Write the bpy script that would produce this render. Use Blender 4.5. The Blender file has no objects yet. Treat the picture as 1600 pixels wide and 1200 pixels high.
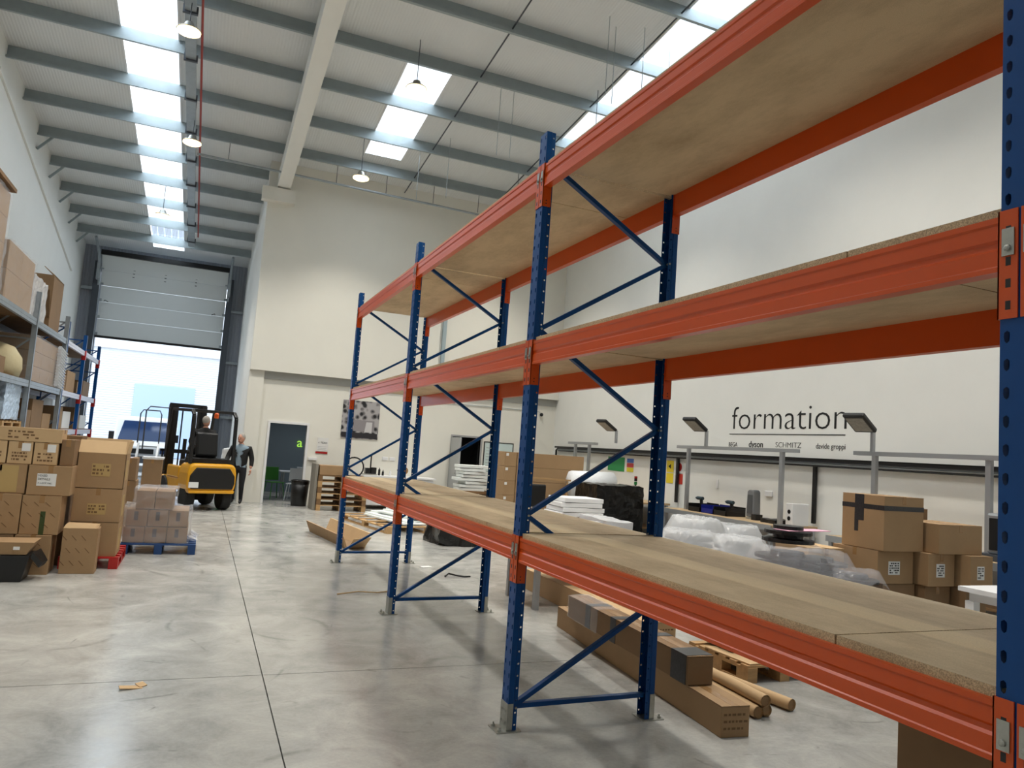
import bpy, bmesh, math, random
from mathutils import Vector, Matrix, Euler, noise
random.seed(7)
PI = math.pi
SC = bpy.context.scene
COL = SC.collection
# ------------------------------------------------------------------ camera
cam_d = bpy.data.cameras.new('camera'); cam = bpy.data.objects.new('camera', cam_d); COL.objects.link(cam)
cam_d.sensor_width = 36.0; cam_d.lens = 1157.17 / 1600 * 36.0; cam_d.clip_start = 0.05; cam_d.clip_end = 300
yaw, pitch, roll = 0.39089, 0.09069, 0.07094
fwd = Vector((math.sin(yaw) * math.cos(pitch), math.cos(yaw) * math.cos(pitch), math.sin(pitch)))
rgt = Vector((math.cos(yaw), -math.sin(yaw), 0)); upv = rgt.cross(fwd)
r2 = math.cos(roll) * rgt + math.sin(roll) * upv; u2 = -math.sin(roll) * rgt + math.cos(roll) * upv
cm = Matrix((r2, u2, -fwd)).transposed().to_4x4(); cm.translation = Vector((-1.9471, -1.2644, 1.7501))
cam.matrix_world = cm
SC.camera = cam
# ------------------------------------------------------------------ world, exposure
W = bpy.data.worlds.new('world'); SC.world = W; W.use_nodes = True
bg = W.node_tree.nodes['Background']; bg.inputs[0].default_value = (0.80, 0.90, 1.0, 1); bg.inputs[1].default_value = 2.2
SC.view_settings.view_transform = 'Standard'; SC.view_settings.look = 'None'
SC.view_settings.exposure = 0.26; SC.view_settings.gamma = 1.0; SC.view_settings.use_curve_mapping = False
# ------------------------------------------------------------------ daylight at the roof lights and the loading door
def zr(y): return 8.846 + 0.105 * (18.8 - y)          # underside of the roof
SLOPE = math.atan(0.105)
def area(name, loc, rot, sx, sy, power, col=(0.78, 0.89, 1.0)):
    d = bpy.data.lights.new(name, 'AREA'); d.shape = 'RECTANGLE'; d.size = sx; d.size_y = sy; d.energy = power; d.color = col
    o = bpy.data.objects.new(name, d); COL.objects.link(o); o.location = loc; o.rotation_euler = rot
    return o
SKY = [(-4.16, -3.10, 6.0, 27.1), (1.13, 2.12, 12.65, 17.15), (1.13, 2.12, -3.0, 7.6), (5.30, 6.35, 7.6, 14.7), (5.30, 6.35, -3.0, 2.7), (-4.16, -3.10, -5.0, 1.0)]
for i, (xa, xb, ya, yb) in enumerate(SKY):
    ym = (ya + yb) / 2
    area('skylight_daylight', ((xa + xb) / 2, ym, zr(ym) + 0.16), (-SLOPE, 0, 0), xb - xa - .06, (yb - ya) / math.cos(SLOPE) - .06, 17 * (xb - xa) * (yb - ya))
# ------------------------------------------------------------------ helpers
def lin(c): return tuple(((v / 12.92) if v <= 0.04045 else ((v + 0.055) / 1.055) ** 2.4) for v in c)
MATS = {}
def mat(name, rgb=(.5, .5, .5), rough=.5, metal=0.0, var=0.0, vscale=4.0, bump=0.0, bscale=30.0, spec=None, emit=0, stretch=None, coat=0.0):
    """procedural material; rgb is an sRGB triple 0..1"""
    if name in MATS: return MATS[name]
    m = bpy.data.materials.new(name); m.use_nodes = True; nt = m.node_tree; b = nt.nodes['Principled BSDF']
    c = lin(rgb)
    b.inputs['Roughness'].default_value = rough; b.inputs['Metallic'].default_value = metal
    if spec is not None: b.inputs['Specular IOR Level'].default_value = spec
    if coat: b.inputs['Coat Weight'].default_value = coat; b.inputs['Coat Roughness'].default_value = .08
    tc = nt.nodes.new('ShaderNodeTexCoord'); mp = nt.nodes.new('ShaderNodeMapping'); nt.links.new(tc.outputs['Object'], mp.inputs[0])
    if stretch: mp.inputs['Scale'].default_value = stretch
    if var:
        n = nt.nodes.new('ShaderNodeTexNoise'); n.inputs['Scale'].default_value = vscale; n.inputs['Detail'].default_value = 6; n.inputs['Roughness'].default_value = .65
        nt.links.new(mp.outputs[0], n.inputs['Vector'])
        r = nt.nodes.new('ShaderNodeValToRGB'); r.color_ramp.elements[0].position = .3; r.color_ramp.elements[1].position = .7
        r.color_ramp.elements[0].color = tuple(v * (1 - var) for v in c) + (1,); r.color_ramp.elements[1].color = tuple(min(1, v * (1 + var)) for v in c) + (1,)
        nt.links.new(n.outputs[0], r.inputs[0]); nt.links.new(r.outputs[0], b.inputs['Base Color'])
    else: b.inputs['Base Color'].default_value = c + (1,)
    if bump:
        n2 = nt.nodes.new('ShaderNodeTexNoise'); n2.inputs['Scale'].default_value = bscale; n2.inputs['Detail'].default_value = 4
        nt.links.new(mp.outputs[0], n2.inputs['Vector'])
        bp = nt.nodes.new('ShaderNodeBump'); bp.inputs['Strength'].default_value = bump; bp.inputs['Distance'].default_value = .02
        nt.links.new(n2.outputs[0], bp.inputs['Height']); nt.links.new(bp.outputs[0], b.inputs['Normal'])
    if emit:
        b.inputs['Emission Color'].default_value = c + (1,); b.inputs['Emission Strength'].default_value = emit
    MATS[name] = m; return m
def wave_bump(m, scale, axis='X', strength=.6, dist=.03):
    nt = m.node_tree; b = nt.nodes['Principled BSDF']; tc = nt.nodes.new('ShaderNodeTexCoord'); w = nt.nodes.new('ShaderNodeTexWave')
    w.bands_direction = axis; w.inputs['Scale'].default_value = scale; nt.links.new(tc.outputs['Object'], w.inputs['Vector'])
    bp = nt.nodes.new('ShaderNodeBump'); bp.inputs['Strength'].default_value = strength; bp.inputs['Distance'].default_value = dist
    nt.links.new(w.outputs[0], bp.inputs['Height']); nt.links.new(bp.outputs[0], b.inputs['Normal'])
def film(name, rgb, transp, rough=.15, bump=.6, bscale=14):
    """thin clear plastic film: part see-through, part glossy sheet"""
    m = mat(name, rgb, rough, bump=bump, bscale=bscale); nt = m.node_tree; b = nt.nodes['Principled BSDF']; out = nt.nodes['Material Output']
    t = nt.nodes.new('ShaderNodeBsdfTransparent'); mx = nt.nodes.new('ShaderNodeMixShader'); mx.inputs[0].default_value = 1 - transp
    nt.links.new(t.outputs[0], mx.inputs[1]); nt.links.new(b.outputs[0], mx.inputs[2]); nt.links.new(mx.outputs[0], out.inputs['Surface'])
    return m
class MB:
    def __init__(s): s.v = []; s.f = []; s.m = []; s.mi = 0
    def face(s, ids): s.f.append(ids); s.m.append(s.mi)
    def box(s, x0, x1, y0, y1, z0, z1):
        return s.hexa([(x0, y0, z0), (x1, y0, z0), (x1, y1, z0), (x0, y1, z0), (x0, y0, z1), (x1, y0, z1), (x1, y1, z1), (x0, y1, z1)])
    def hexa(s, p):
        n = len(s.v); s.v += [tuple(q) for q in p]
        for q in ((0, 3, 2, 1), (4, 5, 6, 7), (0, 1, 5, 4), (1, 2, 6, 5), (2, 3, 7, 6), (3, 0, 4, 7)): s.face(tuple(n + i for i in q))
        return s
    def obox(s, c, size, rot=(0, 0, 0)):
        R = Euler(rot).to_matrix(); h = [d / 2 for d in size]; c = Vector(c)
        return s.hexa([c + R @ Vector((a * h[0], b * h[1], d * h[2])) for d in (-1, 1) for a, b in ((-1, -1), (1, -1), (1, 1), (-1, 1))])
    def bar(s, p0, p1, w, h, up=(0, 0, 1)):
        p0 = Vector(p0); p1 = Vector(p1); d = (p1 - p0).normalized(); u = Vector(up)
        if abs(d.dot(u)) > .99: u = Vector((0, 1, 0))
        x = d.cross(u).normalized() * w / 2; z = x.cross(d).normalized() * h / 2
        return s.hexa([p0 - x - z, p0 + x - z, p1 + x - z, p1 - x - z, p0 - x + z, p0 + x + z, p1 + x + z, p1 - x + z])
    def prism(s, poly, axis, a0, a1):
        n = len(s.v); k = len(poly)
        def pt(p, a): return {'x': (a, p[0], p[1]), 'y': (p[0], a, p[1]), 'z': (p[0], p[1], a)}[axis]
        s.v += [pt(p, a0) for p in poly] + [pt(p, a1) for p in poly]
        for i in range(k): j = (i + 1) % k; s.face((n + i, n + j, n + k + j, n + k + i))
        s.face(tuple(n + i for i in reversed(range(k)))); s.face(tuple(n + k + i for i in range(k)))
        return s
    def tube(s, pts, r, n=8, cap=True):
        pts = [Vector(p) for p in pts]; rr = r if isinstance(r, (list, tuple)) else [r] * len(pts)
        prev = None; rings = []
        for i, p in enumerate(pts):
            d = (pts[min(i + 1, len(pts) - 1)] - pts[max(i - 1, 0)]).normalized()
            if prev is None:
                a = Vector((0, 0, 1)) if abs(d.z) < .9 else Vector((0, 1, 0)); x = d.cross(a).normalized()
            else: x = (prev - d * prev.dot(d)).normalized()
            prev = x; y = d.cross(x); k = len(s.v); rings.append(k)
            s.v += [tuple(p + (x * math.cos(2 * PI * j / n) + y * math.sin(2 * PI * j / n)) * rr[i]) for j in range(n)]
        for a, b in zip(rings, rings[1:]):
            for j in range(n): s.face((a + j, a + (j + 1) % n, b + (j + 1) % n, b + j))
        if cap: s.face(tuple(rings[0] + j for j in reversed(range(n)))); s.face(tuple(rings[-1] + j for j in range(n)))
        return s
    def lathe(s, prof, c=(0, 0, 0), n=16, axis='z'):
        k0 = len(s.v); m = len(prof)
        for r, z in prof:
            for j in range(n):
                a = 2 * PI * j / n; q = (r * math.cos(a), r * math.sin(a), z)
                if axis == 'x': q = (q[2], q[0], q[1])
                if axis == 'y': q = (q[0], q[2], q[1])
                s.v.append((c[0] + q[0], c[1] + q[1], c[2] + q[2]))
        for i in range(m - 1):
            for j in range(n): s.face((k0 + i * n + j, k0 + i * n + (j + 1) % n, k0 + (i + 1) * n + (j + 1) % n, k0 + (i + 1) * n + j))
        if prof[0][0] > 1e-5: s.face(tuple(k0 + j for j in reversed(range(n))))
        if prof[-1][0] > 1e-5: s.face(tuple(k0 + (m - 1) * n + j for j in range(n)))
        return s
    def ball(s, c, r, n=12, sq=(1, 1, 1)):
        m = max(6, n // 2 + 1); k0 = len(s.v)
        for i in range(m + 1):
            t = PI * i / m
            for j in range(n):
                a = 2 * PI * j / n; s.v.append((c[0] + r * sq[0] * math.sin(t) * math.cos(a), c[1] + r * sq[1] * math.sin(t) * math.sin(a), c[2] + r * sq[2] * math.cos(t)))
        for i in range(m):
            for j in range(n): s.face((k0 + i * n + j, k0 + (i + 1) * n + j, k0 + (i + 1) * n + (j + 1) % n, k0 + i * n + (j + 1) % n))
        return s
    def crumple(s, x0, x1, y0, y1, z0, z1, n=10, amp=.02, freq=6, seed=0, bottom=False):
        """a box skin of small facets pushed about by noise (wrapped goods)"""
        off = Vector((seed * 3.7, seed * 1.3, seed * 2.1))
        def grid(o, a, b):
            k = len(s.v); o = Vector(o); a = Vector(a); b = Vector(b)
            for i in range(n + 1):
                for j in range(n + 1):
                    p = o + a * (i / n) + b * (j / n); q = noise.noise_vector(p * freq + off) * amp; s.v.append(tuple(p + q))
            for i in range(n):
                for j in range(n): s.face((k + i * (n + 1) + j, k + (i + 1) * (n + 1) + j, k + (i + 1) * (n + 1) + j + 1, k + i * (n + 1) + j + 1))
        X, Y, Z = (x1 - x0, 0, 0), (0, y1 - y0, 0), (0, 0, z1 - z0)
        grid((x0, y0, z0), X, Z); grid((x1, y0, z0), Y, Z); grid((x1, y1, z0), (x0 - x1, 0, 0), Z); grid((x0, y1, z0), (0, y0 - y1, 0), Z); grid((x0, y0, z1), X, Y)
        if bottom: grid((x0, y1, z0), X, (0, y0 - y1, 0))
        return s
    def build(s, name, mats, parent=None, local=False, smooth=False, bevel=0, solid=0, kind=None):
        me = bpy.data.meshes.new(name); mats = mats if isinstance(mats, list) else [mats]
        loc = Vector((0, 0, 0)); v = s.v
        if parent is None and v:
            xs, ys, zs = zip(*v); loc = Vector(((min(xs) + max(xs)) / 2, (min(ys) + max(ys)) / 2, min(zs)))
            v = [tuple(Vector(q) - loc) for q in v]
        me.from_pydata(v, [], s.f)
        for m in mats: me.materials.append(m)
        if len(mats) > 1: me.polygons.foreach_set('material_index', s.m)
        if smooth: me.polygons.foreach_set('use_smooth', [True] * len(me.polygons))
        me.update(); o = bpy.data.objects.new(name, me); COL.objects.link(o); o.location = loc
        if parent is not None:
            o.parent = parent
            if not local: o.matrix_parent_inverse = wm(parent).inverted()
        if bevel: b = o.modifiers.new('bevel', 'BEVEL'); b.width = bevel; b.segments = 2; b.limit_method = 'ANGLE'
        if solid: b = o.modifiers.new('solid', 'SOLIDIFY'); b.thickness = solid; b.offset = 0
        if kind: o['kind'] = kind
        return o
def wm(o):
    b = Matrix.LocRotScale(o.location, o.rotation_euler, o.scale)
    return wm(o.parent) @ o.matrix_parent_inverse @ b if o.parent else b
def tag(o, label, cat, group=None):
    o['label'] = label; o['category'] = cat
    if group: o['group'] = group
    return o
def thing(name, label, cat, loc=(0, 0, 0), rz=0, group=None):
    o = bpy.data.objects.new(name, None); COL.objects.link(o); o.location = loc; o.rotation_euler = (0, 0, rz); o.empty_display_size = .2
    return tag(o, label, cat, group)
def copy_tree(o, parent=None, mpi=True):
    c = o.copy(); COL.objects.link(c); c.parent = parent
    for ch in list(o.children): copy_tree(ch, c)
    return c
def struct(o): o['kind'] = 'structure'; return o
def text_mesh(txt, size, extrude=.002, offset=0.0, spacing=1.0):
    cu = bpy.data.curves.new('t', 'FONT'); cu.body = txt; cu.size = size; cu.extrude = extrude; cu.offset = offset; cu.space_character = spacing; cu.resolution_u = 3
    o = bpy.data.objects.new('t', cu); COL.objects.link(o); dg = bpy.context.evaluated_depsgraph_get(); dg.update()
    me = bpy.data.meshes.new_from_object(o.evaluated_get(dg)); bpy.data.objects.remove(o); return me
def text_obj(name, txt, size, m, parent, origin, xdir, zdir, width=None, **k):
    """lettering standing on a surface: xdir reading direction, zdir up"""
    me = text_mesh(txt, size, **k); x = Vector(xdir).normalized(); z = Vector(zdir).normalized(); n = x.cross(z)
    if width:
        xs = [q.co.x for q in me.vertices]; w = max(xs) - min(xs); x0 = min(xs)
        for q in me.vertices: q.co.x = (q.co.x - x0) * width / w
    me.materials.clear(); me.materials.append(m)
    M = Matrix((x, z, n)).transposed().to_4x4(); M.translation = Vector(origin); me.transform(M)
    o = bpy.data.objects.new(name, me); COL.objects.link(o)
    if parent is not None: o.parent = parent; o.matrix_parent_inverse = wm(parent).inverted()
    return o
# ------------------------------------------------------------------ materials
m_wall = mat('white_wall_paint', (.90, .90, .88), .75, var=.02, vscale=1.2)
m_wallw = mat('cream_wall_paint', (.89, .88, .84), .75, var=.02, vscale=1.2)
m_roof = mat('roof_liner_sheet', (.86, .87, .87), .5); wave_bump(m_roof, 5.2, 'X', .22, .02)
m_galv = mat('galvanised_steel', (.62, .65, .67), .42, .55, var=.12, vscale=5)
m_purlin = mat('purlin_steel', (.60, .64, .65), .5, .35, var=.06)
m_dark = mat('dark_grey_steel', (.27, .29, .32), .5, .2)
m_black = mat('black_plastic', (.05, .05, .055), .4)
m_blue = mat('rack_blue_paint', (.0, .26, .50), .38, var=.05, vscale=8, spec=.3)
m_orange = mat('rack_orange_paint', (.80, .30, .05), .28, var=.04, vscale=3, spec=.45)
m_zinc = mat('zinc_plate', (.66, .66, .63), .35, .7, var=.15, vscale=20)
m_carton = mat('corrugated_card', (.62, .50, .36), .8, var=.06, vscale=3, bump=.05, bscale=60)
m_carton2 = mat('corrugated_card_pale', (.75, .63, .47), .8, var=.05, vscale=3)
m_carton3 = mat('corrugated_card_dark', (.51, .40, .28), .8, var=.07, vscale=3)
m_tape = mat('brown_tape', (.60, .46, .30), .25)
m_btape = mat('black_printed_tape', (.16, .16, .17), .3, var=.6, vscale=60)
m_paper = mat('white_paper', (.88, .88, .87), .6)
m_ink = mat('black_ink', (.06, .06, .06), .6)
m_wood = mat('pallet_wood', (.70, .56, .38), .75, var=.2, vscale=3, stretch=(1, 6, 6))
m_wood2 = mat('pallet_wood_dark', (.48, .36, .23), .8, var=.2, vscale=3)
m_film = film('stretch_film', (.95, .96, .98), .82, .08)
m_film2 = film('white_plastic_sheet', (.93, .94, .95), .42, .25, .5, 9)
m_bwrap = mat('black_stretch_wrap', (.035, .035, .038), .28, bump=.8, bscale=12)
m_white = mat('white_enamel', (.90, .90, .90), .4)
m_yellow = mat('forklift_yellow', (.86, .62, .10), .3, var=.04, coat=.4)
m_rubber = mat('black_rubber', (.06, .06, .06), .75)
m_glass = mat('dark_blue_glass', (.12, .22, .38), .08, spec=.8)
m_red = mat('red_paint', (.66, .10, .09), .4)
m_alu = mat('aluminium_profile', (.66, .67, .68), .35, .6)
# chipboard: pale worn top with one cleaner strip along the middle of the depth, darker underside
def chipboard():
    m = mat('chipboard', (.74, .65, .50), .75); nt = m.node_tree; b = nt.nodes['Principled BSDF']; L = nt.links.new
    tc = nt.nodes.new('ShaderNodeTexCoord'); sep = nt.nodes.new('ShaderNodeSeparateXYZ'); L(tc.outputs['Object'], sep.inputs[0])
    mp = nt.nodes.new('ShaderNodeMapping'); mp.inputs['Scale'].default_value = (2.2, .9, 1); L(tc.outputs['Object'], mp.inputs[0])
    n1 = nt.nodes.new('ShaderNodeTexNoise'); n1.inputs['Scale'].default_value = 1.6; n1.inputs['Detail'].default_value = 9; n1.inputs['Roughness'].default_value = .7; L(mp.outputs[0], n1.inputs[0])
    n2 = nt.nodes.new('ShaderNodeTexNoise'); n2.inputs['Scale'].default_value = 260; n2.inputs['Detail'].default_value = 3; L(tc.outputs['Object'], n2.inputs[0])
    r1 = nt.nodes.new('ShaderNodeValToRGB'); e = r1.color_ramp.elements; e[0].position = .30; e[0].color = lin((.69, .61, .49)) + (1,); e[1].position = .58; e[1].color = lin((.82, .74, .61)) + (1,); L(n1.outputs[0], r1.inputs[0])
    sub = nt.nodes.new('ShaderNodeMath'); sub.operation = 'SUBTRACT'; sub.inputs[1].default_value = .46; L(sep.outputs[0], sub.inputs[0])
    ab = nt.nodes.new('ShaderNodeMath'); ab.operation = 'ABSOLUTE'; L(sub.outputs[0], ab.inputs[0])
    lt = nt.nodes.new('ShaderNodeMapRange'); lt.inputs[1].default_value = .085; lt.inputs[2].default_value = .11; lt.inputs[3].default_value = .75; lt.inputs[4].default_value = 0; L(ab.outputs[0], lt.inputs[0])
    gt = nt.nodes.new('ShaderNodeMath'); gt.operation = 'GREATER_THAN'; gt.inputs[1].default_value = .0; 
    geo = nt.nodes.new('ShaderNodeNewGeometry'); sn = nt.nodes.new('ShaderNodeSeparateXYZ'); L(geo.outputs['Normal'], sn.inputs[0]); L(sn.outputs[2], gt.inputs[0])
    g2 = nt.nodes.new('ShaderNodeMath'); g2.operation = 'MULTIPLY'; L(lt.outputs[0], g2.inputs[0]); gt.inputs[1].default_value = .5; L(gt.outputs[0], g2.inputs[1])
    mx = nt.nodes.new('ShaderNodeMixRGB'); L(g2.outputs[0], mx.inputs[0]); L(r1.outputs[0], mx.inputs[1]); mx.inputs[2].default_value = lin((.88, .80, .65)) + (1,)
    r2_ = nt.nodes.new('ShaderNodeValToRGB'); e = r2_.color_ramp.elements; e[0].position = .35; e[0].color = (.55, .5, .45, 1); e[1].position = .65; e[1].color = (1.15, 1.1, 1, 1); L(n2.outputs[0], r2_.inputs[0])
    ml = nt.nodes.new('ShaderNodeMixRGB'); ml.blend_type = 'MULTIPLY'
    az = nt.nodes.new('ShaderNodeMath'); az.operation = 'ABSOLUTE'; L(sn.outputs[2], az.inputs[0])
    iv = nt.nodes.new('ShaderNodeMapRange'); iv.inputs[3].default_value = 1.0; iv.inputs[4].default_value = .25; L(az.outputs[0], iv.inputs[0]); L(iv.outputs[0], ml.inputs[0])
    L(mx.outputs[0], ml.inputs[1]); L(r2_.outputs[0], ml.inputs[2]); L(ml.outputs[0], b.inputs['Base Color'])
    return m
m_chip = chipboard()
def concrete():
    m = mat('polished_concrete', (.5, .5, .5), .3); nt = m.node_tree; b = nt.nodes['Principled BSDF']; L = nt.links.new
    P = nt.nodes.new('ShaderNodeNewGeometry').outputs['Position']
    def nz(s, det, rg, dist=0):
        n = nt.nodes.new('ShaderNodeTexNoise'); n.inputs['Scale'].default_value = s; n.inputs['Detail'].default_value = det; n.inputs['Roughness'].default_value = rg; n.inputs['Distortion'].default_value = dist; L(P, n.inputs['Vector']); return n.outputs[0]
    def mth(op, a, c):
        n = nt.nodes.new('ShaderNodeMath'); n.operation = op
        for i, q in enumerate((a, c)):
            if isinstance(q, (int, float)): n.inputs[i].default_value = q
            else: L(q, n.inputs[i])
        return n.outputs[0]
    def rng(v, a, c, o0, o1):
        n = nt.nodes.new('ShaderNodeMapRange'); n.inputs[1].default_value = a; n.inputs[2].default_value = c; n.inputs[3].default_value = o0; n.inputs[4].default_value = o1; L(v, n.inputs[0]); return n.outputs[0]
    big, mid, fine = nz(.45, 6, .6), nz(2.2, 8, .7, .6), nz(40, 3, .6)
    tone = mth('ADD', mth('MULTIPLY', big, .45), mth('ADD', mth('MULTIPLY', mid, .45), mth('MULTIPLY', fine, .10)))
    # thin scuff arcs: contour lines of smooth noises, broken up by a mask
    scuff = None
    for sc, wdt, lo in ((.33, .0035, .50), (.55, .0028, .54), (1.1, .004, .58)):
        ln = rng(mth('ABSOLUTE', mth('SUBTRACT', mth('FRACT', mth('MULTIPLY', nz(sc, 1.0, .3, .4), 6), 0), .5), 0), 0, wdt * 8, 1, 0); k = mth('MULTIPLY', ln, rng(nz(sc * 4 + .7, 4, .6), lo, lo + .12, 0, 1)); scuff = k if scuff is None else mth('MAXIMUM', scuff, k)
    r = nt.nodes.new('ShaderNodeValToRGB'); e = r.color_ramp.elements; e[0].position = .36; e[0].color = lin((.53, .53, .52)) + (1,); e[1].position = .62; e[1].color = lin((.73, .725, .70)) + (1,)
    L(tone, r.inputs[0]); mx = nt.nodes.new('ShaderNodeMixRGB'); L(mth('MULTIPLY', scuff, .45), mx.inputs[0]); L(r.outputs[0], mx.inputs[1]); mx.inputs[2].default_value = lin((.30, .30, .30)) + (1,); L(mx.outputs[0], b.inputs['Base Color'])
    L(rng(mid, .3, .7, .13, .27), b.inputs['Roughness']); b.inputs['Specular IOR Level'].default_value = .55
    return m
m_conc = concrete()
# ------------------------------------------------------------------ the building
XL, XR, YB, YF, XM = -6.29, 7.80, 18.80, 27.9, -0.94
YN = -8.0
fl = struct(MB().box(XL - .3, XR + .3, YN - .2, YF + .3, -.25, -.05).build('floor', mat('sub_base', (.25, .25, .25), .9)))
xs = [XL, -1.36 - .004, -1.36 + .004, 4.64 - .004, 4.64 + .004, XR]; ys = [YN, -1.46, 4.54, 10.54, 16.54, 22.5, YF + .2]
for i in (0, 2, 4):
    for j in range(len(ys) - 1):
        MB().box(xs[i], xs[i + 1], ys[j] + .004, ys[j + 1] - .004, -.1, 0).build('floor_slab', m_conc, fl)
struct(MB().box(XL - .2, XL, YN, YF + .2, -.05, 12).build('wall_left', m_wall))
wr = struct(MB().box(XR, XR + .2, YN, YB + .2, -.05, 12).build('wall_right', m_wall))
struct(MB().box(XL - .2, XR + .2, YN - .2, YN, -.05, 12).build('wall_near', m_wall))
# back wall with two door openings, below the oversailing upper storey
D1 = (-0.33, 0.60, 2.05); D3 = (4.62, 5.47, 2.06)
wb = MB()
for a, b_, z0, z1 in ((XM, D1[0], 0, 3.4), (D1[0], D1[1], D1[2], 3.4), (D1[1], D3[0], 0, 3.4), (D3[0], D3[1], D3[2], 3.4), (D3[1], XR, 0, 3.4)): wb.box(a, b_, YB, YB + .15, z0, z1)
wb = struct(wb.build('wall_back', m_wallw))
struct(MB().box(XM - .02, XR, YB - .16, YB + .15, 3.37, 9.3).build('wall_back_upper', m_wallw))
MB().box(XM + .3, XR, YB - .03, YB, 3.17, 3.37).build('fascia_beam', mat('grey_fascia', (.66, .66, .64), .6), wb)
MB().box(XM - .02, XM + .34, YB - .07, YB, 0, 3.37).build('corner_column', m_wallw, wb)
struct(MB().box(XM - .02, XM + .12, YB + .15, YF, 0, 9.3).build('wall_mezzanine_side', m_wall))
MB().box(-1.12, -.30, YB - .40, YB - .16, 7.75, 8.10).build('rafter_haunch_box', m_wallw, wb)
struct(MB().prism([(15.5, 8.42), (25.7, 6.48), (25.7, 6.56), (15.5, 8.50)], 'x', XL, XL + .05).build('trim_1', m_wall))
# far wall round the loading door
m_clad = mat('grey_wall_cladding', (.60, .62, .66), .5); wave_bump(m_clad, 3.0, 'X', .5)
wf = MB(); OX0, OX1, OZ = -5.68, -1.58, 7.0
for a, b_, z0, z1 in ((XL, OX0, 0, 9), (OX1, XM, 0, 9), (OX0, OX1, OZ, 9)): wf.box(a, b_, YF, YF + .2, z0, z1)
wf = struct(wf.build('wall_far', m_clad))
for x in (OX0 - .12, OX1 + .10): MB().box(x - .10, x + .10, YF - .30, YF - .02, 0, 7.3).build('door_column', m_dark, wf)
for z in (2.2, 4.2, 6.1): MB().box(OX1 + .15, XM - .02, YF - .12, YF - .02, z, z + .1).build('cladding_rail', m_galv, wf)
for z in (4.1, 6.3): MB().box(XL + .02, OX0 - .2, YF - .16, YF - .02, z, z + .1).build('cladding_rail', m_galv, wf)
# sectional loading door, raised
m_panel = mat('door_panel_white', (.83, .85, .85), .45)
dr = struct(MB().box(OX0, OX1, YF - .14, YF - .08, 4.66, 4.74).build('door_1', m_black))
sec = [(4.74, 27.78, 5.32, 27.78), (5.33, 27.78, 5.91, 27.78), (5.92, 27.78, 6.48, 27.76), (6.49, 27.755, 6.98, 27.50), (6.99, 27.49, 7.46, 27.14)]
for z0, y0, z1, y1 in sec:
    MB().prism([(y0, z0), (y0 + .045, z0), (y1 + .045, z1), (y1, z1)], 'x', OX0 + .02, OX1 - .02).build('door_section', m_panel, dr)
    for x in (OX0 + .04, OX1 - .04): MB().obox((x, y0 - .02, z0 + .06), (.10, .05, .09)).build('hinge', m_galv, dr)
for x in (-4.65, -3.65, -2.65):
    for k in range(4): MB().obox((x, 27.40 - .07 * k + .1, 7.12 - .13 * k + .1), (.06, .03, .015), (.7, 0, 0)).build('hinge_plate', m_dark, dr)
MB().box(OX0, OX1, 27.02, 27.14, 7.44, 7.60).build('top_gap_shade', m_black, dr)  # black bar put in for the unlit gap above the raised door
for x, sx in ((OX0 + .30, -1), (OX1 - .45, 1)): MB().tube([(x, 27.72, 5.93), (x - .1 * sx * -1, 27.66, 5.97), (x + .12 * sx, 27.62, 5.93)], .012, 6).build('pull_handle', m_black, dr)
for x in (OX0 - .05, OX1 + .05):
    MB().tube([(x, 27.68, .1), (x, 27.68, 6.2), (x, 27.6, 6.7), (x, 27.35, 7.1), (x, 26.9, 7.45), (x, 25.9, 7.75)], .045, 6).build('door_track', m_galv, dr)
    MB().box(x - .05, x + .05, 27.2, 27.45, 6.6, 7.5).build('track_bracket', m_galv, dr)
# roof: liner sheets with openings for the roof lights
rf = MB(); T = .12
def rquad(b, xa, xb, ya, yb, t0=0, t1=T): b.hexa([(xa, ya, zr(ya) + t0), (xb, ya, zr(ya) + t0), (xb, yb, zr(yb) + t0), (xa, yb, zr(yb) + t0), (xa, ya, zr(ya) + t1), (xb, ya, zr(ya) + t1), (xb, yb, zr(yb) + t1), (xa, yb, zr(yb) + t1)])
cols = [(XL, -4.16), (-4.16, -3.10), (-3.10, 1.13), (1.13, 2.12), (2.12, 5.30), (5.30, 6.35), (6.35, XR)]
for xa, xb in cols:
    gaps = sorted((s[2], s[3]) for s in SKY if abs(s[0] - xa) < .01); y = YN
    for ga, gb in gaps: rquad(rf, xa, xb, y, ga); y = gb
    rquad(rf, xa, xb, y, YF + .2)
ceil = struct(rf.build('ceiling', m_roof))
PUR = [25.9 - 1.66 * k for k in range(20)]
m_pane = film('rooflight_sheet', (.95, .97, 1.0), .80, .3, .2, 30)
for wi, (xa, xb, ya, yb) in enumerate(SKY):
    w = MB(); 
    for x in (xa, xb - .03): rquad(w, x, x + .03, ya, yb, -.02, .10)
    w = struct(w.build('window_%d' % (wi + 1), m_white))
    cut = sorted([ya, yb] + [p for p in PUR if ya + .2 < p < yb - .2])
    for c0, c1 in zip(cut, cut[1:]):
        p = MB(); rquad(p, xa + .03, xb - .03, c0 + .03, c1 - .03, .05, .056)
        for k in range(1, 5): x = xa + (xb - xa) * k / 5; rquad(p, x - .015, x + .015, c0 + .03, c1 - .03, .056, .075)
        p.build('pane', m_pane, w)
for y in PUR:
    x1 = XM if y > YB - .3 else XR; z = zr(y)
    MB().prism([(y + .08, z), (y, z), (y, z - .26), (y - .08, z - .275), (y - .08, z - .235), (y - .085, z - .235), (y - .085, z - .285), (y + .005, z - .27), (y + .005, z - .008), (y + .08, z - .008)], 'x', XL, x1).build('purlin', m_purlin, ceil)
    if y > 18: MB().bar((XL + .02, y - .02, z - .62), (XL + .32, y - .02, z - .26), .05, .05).build('purlin_stay', m_purlin, ceil)
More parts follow.
